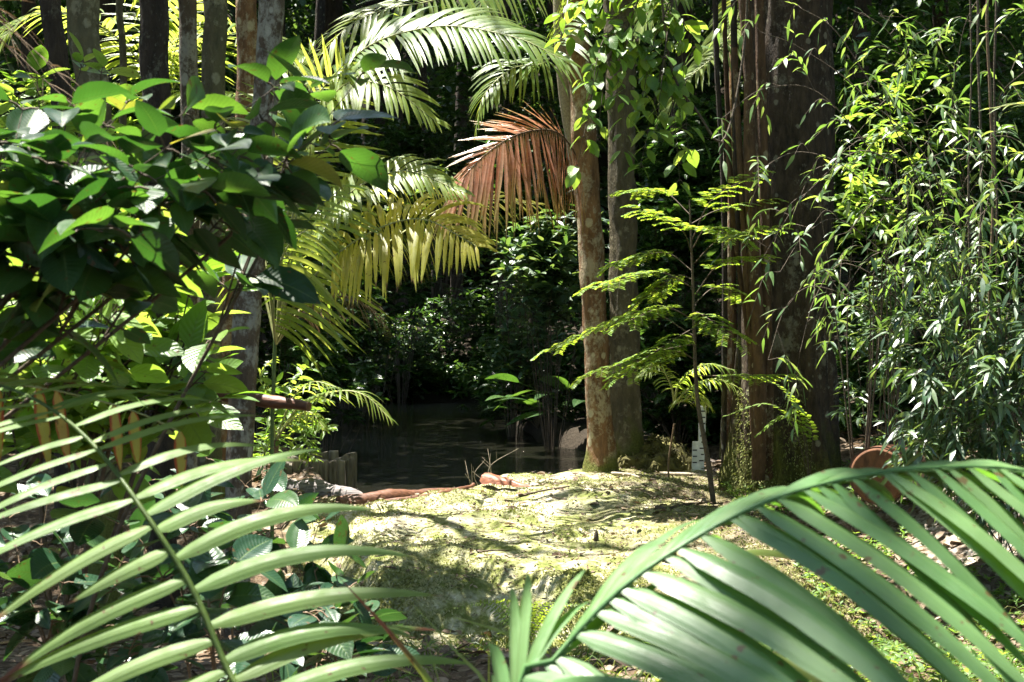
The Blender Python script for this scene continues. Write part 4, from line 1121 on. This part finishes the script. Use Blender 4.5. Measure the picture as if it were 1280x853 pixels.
narrow_plant('sunlit glossy narrow-leaved bush on the pale litter slope', (3.3, 9.3, gz(3.3, 9.3)), [
    [P(q[0], q[1], q[2] - .75)] for q in [(1130, 520, 10.0), (1160, 470, 9.8), (1200, 430, 9.7), (1160, 420, 10), (1240, 390, 9.7), (1200, 360, 9.9), (1270, 340, 9.6), (1230, 310, 9.8), (1260, 290, 9.6), (1290, 420, 9.4), (1250, 460, 9.5),
                      (1190, 500, 9.6), (1150, 550, 9.8), (1230, 520, 9.5), (1280, 500, 9.4), (1140, 450, 10.2), (1180, 400, 10.2), (1150, 330, 10), (1200, 270, 9.9), (1265, 230, 9.6), (1130, 390, 10.1), (1250, 560, 9.4), (1290, 350, 9.3)]],
    .15, .032, 'gloss', 204, r0=.005, twigs=13, tuft=10, cat='shrub', name='shrub', tl=.26, twig='twig', grav=.9, start=.35)
# hanging vines
for k, (pp, d, w, lab) in enumerate([([(1212, -60), (1214, 100), (1211, 260), (1215, 420)], 9.3, 3.2, 'thin straight liana hanging beside the bamboo, most slender of its bunch'),
                                     ([(1222, -60), (1224, 90), (1226, 240), (1222, 400)], 9.2, 4.2, 'pale liana hanging second in the bunch beside the bamboo'),
                                     ([(1236, -60), (1235, 80), (1240, 200), (1238, 420)], 9.4, 4.6, 'thickest pale brown liana of the bunch hanging in the bamboo'),
                                     ([(1246, -60), (1243, 70), (1247, 260), (1252, 440)], 9.5, 3.6, 'slack liana hanging outermost in the bunch, closest to the white-shining leaflets')]):
    c = spline([P(a, b, d) for a, b in pp] + [P(pp[-1][0] + 4, 560, d)], 60)
    c = np.vstack([[c[0] + UP * 7], c])
    c[:, :2] += .012 * np.stack([fbm(c * 2.2 + k, 2), fbm(c * 2.2 + 9 + k, 2)], 1)
    mb = MB(); tube(mb, c, w * .8 / F * d / 2, 7, .15, 20)
    solo('hanging_vine', mb, M['stalk_brown' if k == 2 else 'twig'], c[-1], lab, 'vine', 'vines hanging by the bamboo')
for k, (pp, d, w, lab) in enumerate([([(893, -60), (896, 80), (903, 200), (906, 330), (905, 520)], 13.6, 7, 'straight dark vine stem nearest the climbing plant branches'),
                                     ([(903, -60), (908, 100), (914, 240), (918, 400), (915, 560)], 13.7, 6, 'dark vine stem bending slightly between its two neighbours'),
                                     ([(917, -60), (918, 90), (921, 230), (926, 400), (925, 580)], 13.5, 8, 'dark vine stem standing close against the aerial roots')]):
    c = spline([P(a, b, d) for a, b in pp], 60); c = np.vstack([[c[0] + UP * 6], c]); g = gz(c[-1, 0], c[-1, 1])
    c = np.vstack([c, [[c[-1, 0], c[-1, 1], g - .05]]])
    mb = MB(); tube(mb, c, w / F * d / 2, 8, .12, 16)
    solo('vine_stem', mb, M['bark_root' if k == 1 else 'bark_dark'], c[-1], lab, 'vine', 'vine stems beside the massive trunk')
mb = MB(); c = spline([P(820, -80, 9.2), P(838, 80, 9.2), P(872, 140, 9.25), P(905, 175, 9.3), P(930, 60, 9.4), P(936, -80, 9.4)], 60)
tube(mb, c, .008, 7, .1, 20); solo('liana', mb, M['twig'], c[-1], 'looping thin brown liana in front of the vine stems', 'vine')


# ------------------------------------------------------------------ dark understory bushes round the pond
def bush(label, c, r, n, L, W, mat, seed, k=6, prof=OVATE, group=None, elev=.15, name='understory_shrub', grav=.6, stems=3):
    c = np.array(c, float); rs = R(seed)
    base = np.array([c[0], c[1] + .1, gz(c[0], c[1] + .1)])
    t = thing(name, label, 'shrub', base, group)
    C = blob_pts(rs, n, c, r, .5)
    C += .18 * np.stack([fbm(C * 1.4 + q, 2) for q in (0, 30, 60)], 1)
    mw, ml = MB(), MB()
    sel = C[rs.choice(n, min(n, stems * 6), False)]
    for e in sel:
        m = base + (e - base) * .5 + UP * .15 + rs.randn(3) * .08
        tube(mw, spline([base, m, e], 12), np.linspace(.009, .003, 12), 5)
    whorls(ml, C, k, L, W, rs, prof, 4, 3, grav, elev, .15)
    part('stem', mw, M['twig'], t); part('foliage', ml, M[mat], t)
    return t


BU = 'dark glossy shrubs round the pond'
def bp(label, px, py, d, rx, rz, n, L, W, seed, mat='under', **kw):
    p = P(px, py, d)
    return bush(label, p, (rx, rx * .7, rz), n, L, W, mat, seed, **kw)


bp('glossy whorled shrub behind the leaning spotted trunk, dotted with white glints', 690, 330, 19.5, .75, .95, 300, .20, .075, 301, 'gloss')
bp('glossy shrub over the water with a bright star of leaves', 672, 440, 21.4, .65, .6, 170, .20, .07, 302, 'gloss', elev=.3)
bp('tall dark shrub rising beside the paired trunks above the pond', 640, 250, 21.5, .8, 1.0, 260, .22, .08, 303)
bp('dark shrub seen between the paired trunks and the sapling', 840, 340, 17.5, .9, 1.0, 300, .22, .085, 304)
bp('dark shrub behind the small low palm', 850, 470, 17, .9, .7, 230, .22, .09, 305)
bp('dark shrub behind the vine stems', 880, 230, 18.5, 1.0, 1.1, 280, .24, .09, 306)
bp('small-leaved sparkling shrub on the far bank of the pond', 505, 450, 31, .95, .95, 900, .13, .05, 307, 'gloss')
bp('small-leaved dark shrub on the far bank next to the wide black trunk', 545, 430, 32, .8, 1.2, 420, .14, .055, 308)
bp('dark shrub at the head of the pond behind the dry brown frond', 430, 420, 25, 1.2, 1.0, 420, .18, .07, 309)
bp('dark shrub on the far bank behind the wide black trunk', 610, 410, 33, 1.3, 1.5, 460, .2, .08, 310)
bp('shaded narrow-leaved bush beneath the bamboo beside the massive trunk', 1095, 430, 11.8, .38, .8, 170, .15, .034, 329, 'gloss', prof=LANCE, elev=-.1, stems=1)
bp('shadowed bush behind the massive trunk', 1090, 300, 16.5, 1.1, 1.6, 420, .24, .08, 311)
bp('shadowed bush under the bamboo behind the brown log end', 1110, 480, 15.2, .9, .9, 300, .22, .08, 312)
bp('dark leafy bush high behind the bamboo', 1160, 130, 15.5, 1.4, 1.3, 480, .22, .07, 313)
bp('dark leafy bush behind the hanging vines', 1260, 260, 13.5, 1.0, 1.3, 420, .2, .06, 314)
bp('broad-leaved shrub in the shade low among the bamboo canes', 1080, 250, 11.0, .4, .35, 50, .13, .055, 328, 'bright', k=5, stems=1)
bp('leafy light green shrub among the bamboo beside the massive trunk', 1120, 150, 11.2, .55, .4, 70, .12, .05, 327, 'bright', k=5, stems=1)
bp('dark bush behind the brown trunk and the lichen-spotted leaning one', 330, 380, 16.5, 1.0, 1.4, 420, .2, .08, 315)
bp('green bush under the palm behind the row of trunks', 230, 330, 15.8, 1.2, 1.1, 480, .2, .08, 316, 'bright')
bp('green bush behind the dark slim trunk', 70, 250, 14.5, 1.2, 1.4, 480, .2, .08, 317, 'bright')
bp('dark foliage mound behind the stake wall', 400, 480, 19, .9, .6, 280, .2, .08, 318)
bp('dim bush beyond the palm with ribbed fronds', 470, 330, 27, 1.4, 1.4, 420, .22, .09, 319)
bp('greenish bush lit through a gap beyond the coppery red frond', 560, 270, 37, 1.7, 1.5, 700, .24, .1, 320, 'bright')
bp('tangled dark shrub by the pond corner right behind the staff gauge', 880, 540, 17.6, .8, .5, 200, .24, .085, 321)

bp('low dark shrub on the pond bank between the leaning spotted trunk and the greyish one', 762, 470, 21, .8, .8, 240, .2, .08, 322)
bp('dark shrub rising from the far side of the paired trunks towards the vines', 800, 400, 23, 1.3, 1.2, 380, .22, .085, 323)
bp('low dark shrub across the water below the bright star of leaves', 640, 470, 26, 1.1, .9, 380, .2, .08, 324)
bp('low sprawling shrub covering the far bank right above the water', 565, 478, 31, 1.3, .45, 420, .2, .08, 325)
bp('low dark shrub on the far bank below the sparkling one', 475, 482, 30.9, 1.3, .45, 420, .18, .07, 326)
bp('low dark shrub reaching over the water below the tall dark one', 655, 490, 22.5, .8, .45, 260, .2, .08, 332, stems=0)
bp('dark young tree foliage hanging across the far trunks under the arching pale fronds', 500, 190, 30, 2.0, 1.2, 520, .22, .09, 333)
bp('dark young tree foliage behind the coppery red frond', 640, 120, 29, 1.6, 1.5, 520, .22, .09, 334)
bp('dark young tree foliage filling the gap under the yellow frond', 430, 300, 28, 1.4, 1.3, 480, .22, .09, 335)
t = thing('broad_water_plant', 'dark plant with long broad leaves leaning over the pond edge', 'plant', (P(716, 520, 21.5)[0], 21.5, gz(P(716, 520, 21.5)[0], 21.5)))
rs = R(88); ml = MB(); b = WLOC[t]
n = 20
e = np.array([P(rs.uniform(640, 740), rs.uniform(478, 520), rs.uniform(20.2, 21.8)) for q in range(n)])
mw = MB()
for q in e: tube(mw, spline([b + rs.randn(3) * .08, (b + q) / 2 + UP * .12, q], 10), .008, 5)
D = norm(norm(e - b) + rs.randn(n, 3) * .35 + np.array([-.6, -.4, .25]))
strips(ml, e, D, norm(UP + rs.randn(n, 3) * .3), rs.uniform(.5, .8, n), rs.uniform(.13, .20, n), OVATE, 7, 5, .7, .15, rs.rand(n))
part('stalk', mw, M['stalk'], t); part('leaves', ml, M['under'], t)

# ------------------------------------------------------------------ staff gauge
p = P(874, 586, 14.3); zb = -.12
t = thing('staff_gauge', 'white water level staff gauge with dark graduations behind the sapling', 'staff gauge', (p[0], 14.3, gz(p[0], 14.3)))
top = P(877, 508, 14.3)[2]; mid = P(877, 552, 14.3)[2]
mb = MB(); box(mb, (p[0] + .022, 14.3, (top + zb) / 2), 0.068, .018, top - zb, .035); part('upper_board', mb, M['white'], t, smoothed=False)
mb = MB(); box(mb, (p[0] - .035, 14.312, (mid + zb) / 2), .076, .016, mid - zb, .02); part('lower_board', mb, M['white'], t, smoothed=False)
mb = MB()
for k in range(9):
    z = top - .05 - k * .063
    box(mb, (p[0] + .022 + (z - (top + zb) / 2) * .035 + (.012 if k % 2 else .004), 14.289, z), .046 if k % 2 == 0 else .03, .004, .014)
    if z < mid - .02: box(mb, (p[0] - .045, 14.302, z - .02), .045, .004, .013)
part('graduations', mb, M['mark'], t, smoothed=False)

# ------------------------------------------------------------------ stake wall
rs = R(5)
row = []
for r_, (a, b, n_, dz) in enumerate([((348, 574, 13.55), (436, 574, 14.1), 9, 0), ((372, 563, 14.05), (440, 568, 14.5), 7, .0)]):
    for k in range(n_):
        f = k / (n_ - 1); q = P(a[0] + (b[0] - a[0]) * f, a[1] + (b[1] - a[1]) * f + rs.uniform(-4, 4), a[2] + (b[2] - a[2]) * f)
        row.append((q, r_))
STK = None
for q, r_ in row:
    w = rs.uniform(.042, .06)
    mb = MB()
    c = np.array([[q[0], q[1], -.8], [q[0], q[1], -.2], [q[0] + rs.randn() * .006, q[1], q[2] - .012], [q[0], q[1], q[2]]])
    c = np.vstack([np.linspace(c[0], c[1], 6)[:-1], np.linspace(c[1], c[2], 6)[:-1], c[2:3], c[3:]])
    rr = np.full(len(c), w); rr[-1] = w * .86
    tube(mb, c, rr, 12, .1, 14)
    solo('wooden_stake', mb, M['wood_stake'], (q[0], q[1], -.25), 'weathered upright wooden stake in the %s row of the low wall holding the pond bank' % ('nearer' if r_ == 0 else 'rear'), 'stake', 'stakes of the low wall at the pond, %s row' % ('nearer' if r_ == 0 else 'rear'))

# ------------------------------------------------------------------ logs and sheaths on the bank
def log(name, label, pts, rad, mat, cat='log', n=16, rough=.12, rs_=5., flat=1., parent=None):
    mb = MB(); c = spline(pts, 50)
    tube(mb, c, np.interp(np.linspace(0, 1, 50), np.linspace(0, 1, len(rad)), rad), n, rough, rs_)
    if flat != 1.:
        for v in mb.v:
            v[:, 2] = c[:, 2].mean() + (v[:, 2] - c[:, 2].mean()) * flat
    return solo(name, mb, M[mat], c.mean(0), label, cat)


def on(px, py, d, dz=0):
    p = P(px, py, d); return np.array([p[0], p[1], gz(p[0], p[1]) + dz])


log('fallen_log', 'grey weathered log lying along the pond edge under the stake wall', [P(362, 612, 12.9), P(395, 615, 12.8), P(430, 621, 12.65), P(462, 628, 12.5)], [.11, .105, .09, .05], 'wood_grey', rough=.25, rs_=7)
log('palm_sheath', 'long dark brown curled palm sheath lying on the moss at the water', [P(424, 634, 12.25), P(470, 626, 12.4), P(530, 620, 12.7), P(590, 614, 13.0)], [.095, .09, .06, .03], 'wood_brown', 'palm sheath', rough=.15, rs_=8)
log('palm_sheath', 'second thinner brown sheath strip crossing over the long dark one', [P(480, 629, 12.3), P(530, 622, 12.5), P(584, 610, 12.95), P(592, 606, 13.05)], [.028, .03, .03, .02], 'wood_brown', 'palm sheath', rough=.2, rs_=9)
mb = MB()
c = spline([on(602, 603, 13.2, .10), on(620, 607, 13.1, .08), on(645, 615, 12.95, .06), on(672, 619, 12.85, .05)], 30); rs = R(9)
strips(mb, c[:1], norm(c[-1] - c[0])[None], np.array([[-.1, -.6, .8]]), .56, .16, prof_of([0, .08, .3, .7, 1], [.6, 1, .8, .5, .2]), 14, 7, .1, -.5, [.5])
q = mb.v[0]; q += .014 * fbm(q * 14, 3)[:, None] * np.array([0, .3, 1])
solo('palm_sheath', mb, M['wood_red'], c[0], 'reddish curled palm spathe lying by the dry twigs at the water edge', 'palm sheath')
log('log_stub', 'smooth brown log stub jutting out beside the lichen-spotted leaning trunk', [P(262, 488, 10.6), P(320, 499, 10.5), P(370, 506, 10.4), P(386, 509, 10.35)], [.062, .06, .055, .035], 'wood_brown', rough=.22, rs_=6)
# cut log end half hidden behind the near frond
lx, ly = P(1098, 600, 10.6)[0], 10.6
t = thing('sawn_log', 'rusty brown sawn log end showing above the broad near frond', 'log', (lx, ly, gz(lx, ly)))
cc = np.array([lx, ly, .40])
mb = MB(); c = spline([cc, cc + np.array([.2, .4, -.02]), cc + np.array([.4, .8, -.05])], 20); tube(mb, c, .215, 36, .06, 4); part('bark', mb, M['wood_brown'], t)
mb = MB(); ax = norm(c[0] - c[1]); tube(mb, np.array([c[0] + ax * .004, c[0] + ax * .012, c[0] + ax * .016]), [.205, .202, .19], 36, .03, 4); part('cut_face', mb, M['cut'], t)

# bare twigs standing at the water's edge
rs = R(31)
for k in range(12):
    a = on(560 + k * 6 + rs.randn() * 4, 610, 13.25 + rs.rand() * .2)
    mb = MB(); h = rs.uniform(.16, .42)
    c = spline([a - UP * .02, a + np.array([rs.randn() * .04, 0, h * .5]), a + np.array([rs.randn() * .12, rs.randn() * .05, h])], 16)
    tube(mb, c, np.linspace(.004, .0018, 16), 5)
    tube(mb, spline([c[8], c[8] + np.array([rs.randn() * .06, 0, h * .25])], 6), .0018, 4)
    solo('dry_twig', mb, M['twig_pale'], a, 'thin bare twig standing at the water edge by the reddish spathe', 'twig', 'bare twigs at the water edge')
for k, (a, b, w, lab) in enumerate([((648, 628, 12.6), (712, 626, 12.7), .012, 'dark straight stick lying on the moss below the reddish spathe'), ((838, 642, 11.9), (880, 630, 12.2), .014, 'dark stick lying near the foot of the sapling stem'),
                                    ((596, 684, 10.4), (636, 678, 10.55), .008, 'thin dark stick lying on the moss above the overgrown front of the bank'), ((690, 634, 12.4), (745, 640, 12.2), .006, 'hair-thin stick on the sunlit moss below the leaning spotted trunk'),
                                    ((825, 597, 14.2), (905, 600, 13.9), .022, 'pale fallen branch on the ground between the root mound and the massive trunk'), ((765, 600, 14), (800, 604, 13.6), .018, 'pale root lying before the root mound of the paired trunks')]):
    mb = MB(); p0, p1 = on(*a, w * .6), on(*b, w * .6)
    tube(mb, spline([p0, (p0 + p1) / 2 + np.array([.02, .02, w * .5]), p1], 20), np.linspace(w, w * .6, 20), 7, .2, 20)
    solo('fallen_stick', mb, M['twig' if k < 4 else 'twig_pale'], p0, lab, 'stick')
mb = MB(); a = on(745, 668, 10.9)
tube(mb, np.linspace(a - UP * .03, a + UP * .085 + np.array([.004, 0, 0]), 6), [.022, .02, .019, .018, .012, .004], 8, .2, 20)
solo('wooden_peg', mb, M['twig'], a, 'small dark pointed peg sticking up from the sunlit moss', 'peg')

# dry leaves on the moss (each one a thing)
rs = R(12)
for k in range(80):
    x, y = rs.uniform(-1.2, 1.9), rs.uniform(9.7, 14)
    if k < 26: x, y = rs.uniform(.9, 2.0), rs.uniform(10.5, 13)
    if pond_sd(np.array([x]), np.array([y]))[0] < .25: continue
    p = np.array([x, y, gz(x, y) + .012]); az = rs.rand() * 6.28
    mb = MB(); L = rs.uniform(.05, .12)
    strips(mb, p[None], np.array([[math.cos(az), math.sin(az), .12]]), norm(UP + rs.randn(3) * .3)[None], L, L * rs.uniform(.35, .55), OVATE, 5, 5, rs.uniform(-.1, .5), rs.uniform(-.2, .7), rs.rand(1), cup=rs.uniform(-.2, .6))
    solo('dead_leaf', mb, M['litter'], p, 'small curled dry leaf lying on the mossy bank', 'leaf', 'dry leaves scattered on the mossy bank')

# moss cushions: thousands of tiny tufts on the bank and its front
rs = R(14); n = 130000
x = rs.uniform(-1.7, 2.3, n); y = np.where(rs.rand(n) < .45, rs.uniform(8.7, 10.0, n), rs.uniform(9.6, 14.8, n))
keep = (fbm(np.stack([x, y, 0 * x], 1) * 1.6, 4) + .25 * rs.randn(n) > .0 - .15 * (y < 9.8)) & (pond_sd(x, y) > .12)
x, y = x[keep], y[keep]; n = len(x)
z = ground_z(x, y)
yy = y - smooth(9.9, 9.4, y) * smooth(8.6, 9.2, y) * smooth(2.6, 2.0, x) * smooth(-1.6, -1.1, x) * (.02 + .07 * fbm(np.stack([x, y, z], 1) * 2.6, 3)) * smooth(-.35, -.05, z)
sz = rs.uniform(.012, .03, n) * (1 + .25 * (y < 9.8))
mb = MB()
strips(mb, np.stack([x, yy, z - .004], 1), np.stack([rs.randn(n) * .7, rs.randn(n) * .7 - .3 * (y < 9.7), np.full(n, .8)], 1), rs.randn(n, 3), sz, sz * .5, BLADE, 2, 2, .6, 0, np.clip(.5 + .5 * fbm(np.stack([x, y, z], 1) * 2.1, 3) + .2 * rs.randn(n), 0, 1))
solo('moss', mb, M['mosstuft'], (0, 9.5, 0), 'yellow-green moss cushions covering the sunlit bank', 'moss', kind='stuff')

# grass and small herbs on the litter in front of the gully and on the right slope
rs = R(15); n = 14000
x = rs.uniform(-1.2, 4.8, n); y = rs.uniform(3.2, 9.0, n)
k_ = (fbm(np.stack([x, y, 0 * x], 1) * 1.3, 3) > -.25) & (x < y * .45)
x, y = x[k_], y[k_]; n = len(x); z = ground_z(x, y)
mb = MB()
strips(mb, np.stack([x, y, z - .01], 1), np.stack([rs.randn(n) * .5, rs.randn(n) * .5, np.full(n, .9)], 1), rs.randn(n, 3), rs.uniform(.06, .22, n), rs.uniform(.004, .009, n), BLADE, 4, 2, 1.6, 0, rs.rand(n))
solo('grass', mb, M['grass'], (1, 6, 0), 'sparse grass blades on the shaded litter before the gully', 'grass', kind='stuff')
n = 11000
x = rs.uniform(.6, 6, n); y = rs.uniform(4.5, 13.5, n)
k_ = (fbm(np.stack([x, y, 0 * x + 4], 1) * .9, 3) > -.2) & (x > .10 * y - .1) & ((x > 2.0) | (y < 8.6))
C = np.stack([x, y, ground_z(x, y) + rs.uniform(.01, .1, n)], 1)[k_]
mb = MB(); whorls(mb, C, 5, .055, .02, rs, OVATE, 3, 3, .5, .3)
solo('ground_cover_foliage', mb, M['bright'], (2, 7, 0), 'small-leaved creeping herbs on the litter slope', 'ground cover', kind='stuff')
# leaf litter
n = 15000
x = rs.uniform(-4, 6, n); y = rs.uniform(2.5, 15.5, n)
k_ = (~((x > -1.3) & (x < 2.0) & (y > 9.1) & (y < 14.6))) & (pond_sd(x, y) > .2)
x, y = x[k_], y[k_]; n = len(x); az = rs.rand(n) * 6.28
mb = MB(); L = rs.uniform(.05, .14, n)
strips(mb, np.stack([x, y, ground_z(x, y) + rs.uniform(.005, .035, n)], 1), np.stack([np.cos(az), np.sin(az), rs.randn(n) * .3], 1), norm(UP + rs.randn(n, 3) * .4), L, L * rs.uniform(.25, .5, n), OVATE, 4, 3, .4, rs.uniform(-.2, .5, n), np.clip(rs.rand(n) * .8 + .3 * (x > 2.4), 0, 1))
n = 9000
x = rs.uniform(-1.5, 2.2, n); y = rs.uniform(9.3, 14.6, n)
k_ = (fbm(np.stack([x, y, 0 * x + 2], 1) * 1.4, 3) + .3 * rs.randn(n) > .1 - .3 * (x > .9)) & (pond_sd(x, y) > .15)
x, y = x[k_], y[k_]; n = len(x); az = rs.rand(n) * 6.28; L = rs.uniform(.015, .055, n)
strips(mb, np.stack([x, y, ground_z(x, y) + rs.uniform(.008, .025, n)], 1), np.stack([np.cos(az), np.sin(az), rs.randn(n) * .25], 1), norm(UP + rs.randn(n, 3) * .4), L, L * rs.uniform(.15, .5, n), OVATE, 3, 3, .4, rs.uniform(-.2, .5, n), rs.rand(n) ** 1.5)
solo('leaf_litter', mb, M['litter'], (0, 8, 0), 'brown and bleached dead leaves carpeting the forest floor', 'leaf litter', kind='stuff')

# young blade-leaved plants close to the lens
def blade(mb, pts, w, n=24, fold=-.25, prof=BLADE, nrm=(0, -1, .4)):
    pts = [np.array(q, float) for q in pts]
    pts = [pts[0], pts[0] + (pts[1] - pts[0]) * .5, pts[0] + (pts[1] - pts[0]) * .85] + pts[1:]
    c = spline(pts, n); T = norm(np.gradient(c, axis=0)); N = norm(np.array(nrm, float)); s = norm(np.cross(T, N)); m = np.cross(s, T)
    t = np.linspace(0, 1, n); wd = w * prof(t) / 2
    V = np.stack([c + (s * j + m * fold * abs(j)) * wd[:, None] for j in (-1, -.5, 0, .5, 1)], 1)
    U = np.stack(np.broadcast_arrays(np.array([-1, -.5, 0, .5, 1])[None], t[:, None]), -1)
    i = np.arange(n - 1)[:, None] * 5; j = np.arange(4)[None]
    mb.add(V.reshape(-1, 3), np.stack([i + j, i + j + 1, i + j + 6, i + j + 5], -1).reshape(-1, 4), U.reshape(-1, 2), np.full(n * 5, .6))


t = thing('palm_seedling', 'young blade-leaved seedling with a tall stiff spear leaf before the gully', 'seedling', (-.1, 1.95, 0))
b = WLOC[t]
for pts, w, mt in [([b, P(560, 900, 1.95), P(505, 812, 1.95), P(424, 722, 1.95)], .026, 'palm_edge'), ([b, P(620, 880, 1.95), P(575, 820, 2.0), P(515, 755, 2.1)], .014, 'palm'),
                   ([b, P(660, 1050, 1.95), P(712, 880, 2.0), P(655, 803, 2.05), P(568, 772, 2.1)], .030, 'palm'), ([b, P(560, 920, 2.0), P(548, 850, 2.05), P(530, 790, 2.1)], .010, 'palm')]:
    mb = MB(); blade(mb, pts, w, 30); part('leaf', mb, M[mt], t)
t = thing('grass_tuft', 'tuft of fresh bright grass blades between the two near fronds', 'grass tuft', (-.03, 2.05, 0))
b = WLOC[t]; mb = MB(); rs = R(77)
for q in [(650, 740), (610, 790), (690, 770), (630, 760)]:
    a = b + np.array([rs.randn() * .02, rs.randn() * .02, 0]); e = P(q[0] + rs.randn() * 5, q[1], 2.0 + rs.randn() * .05)
    blade(mb, [a, (a + e) / 2 + np.array([-.01, 0, .02]), e], .011, 20)
part('blades', mb, M['grass'], t)
fb = np.array([P(655, 800, 8.95)[0], 8.95, gz(P(655, 800, 8.95)[0], 8.95)])  # added fern, stands in for the stripes of a frond's shadow
t = thing('fern', 'small upright fern added in place of a frond shadow at the front edge of the mossy bank', 'fern', fb)
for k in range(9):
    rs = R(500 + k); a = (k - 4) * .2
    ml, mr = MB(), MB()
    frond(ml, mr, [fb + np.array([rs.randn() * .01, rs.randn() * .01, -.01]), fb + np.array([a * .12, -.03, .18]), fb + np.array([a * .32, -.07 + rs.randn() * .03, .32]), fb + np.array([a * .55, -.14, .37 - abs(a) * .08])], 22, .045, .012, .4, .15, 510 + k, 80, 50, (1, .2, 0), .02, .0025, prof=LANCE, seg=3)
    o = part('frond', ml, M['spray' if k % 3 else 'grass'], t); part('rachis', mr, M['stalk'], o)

# ------------------------------------------------------------------ light
w = bpy.data.worlds.new("World"); sc.world = w; w.use_nodes = True
nt = w.node_tree
sky = nt.nodes.new('ShaderNodeTexSky'); sky.sky_type = 'NISHITA'; sky.sun_disc = False
sky.sun_elevation = SUN_EL; sky.sun_rotation = SUN_AZ
bg = nt.nodes['Background']; bg.inputs[1].default_value = .12
nt.links.new(sky.outputs[0], bg.inputs[0])
sd = bpy.data.lights.new('sun', 'SUN'); sd.energy = 5.0; sd.angle = math.radians(.5); sd.color = (1, .95, .86)
so = bpy.data.objects.new('sun', sd); COL.objects.link(so)
so.rotation_euler = Vector(-TOSUN).to_track_quat('-Z', 'Y').to_euler()
so.location = (-6, 2, 20)

sc.view_settings.view_transform = 'Standard'
sc.view_settings.look = 'None'
sc.view_settings.exposure = 2.6
sc.view_settings.gamma = 1
c = sc.cycles
c.use_denoising = True
c.max_bounces = 8; c.diffuse_bounces = 4; c.glossy_bounces = 3; c.transmission_bounces = 6; c.transparent_max_bounces = 8
c.sample_clamp_indirect = 4.0
c.caustics_reflective = False; c.caustics_refractive = False
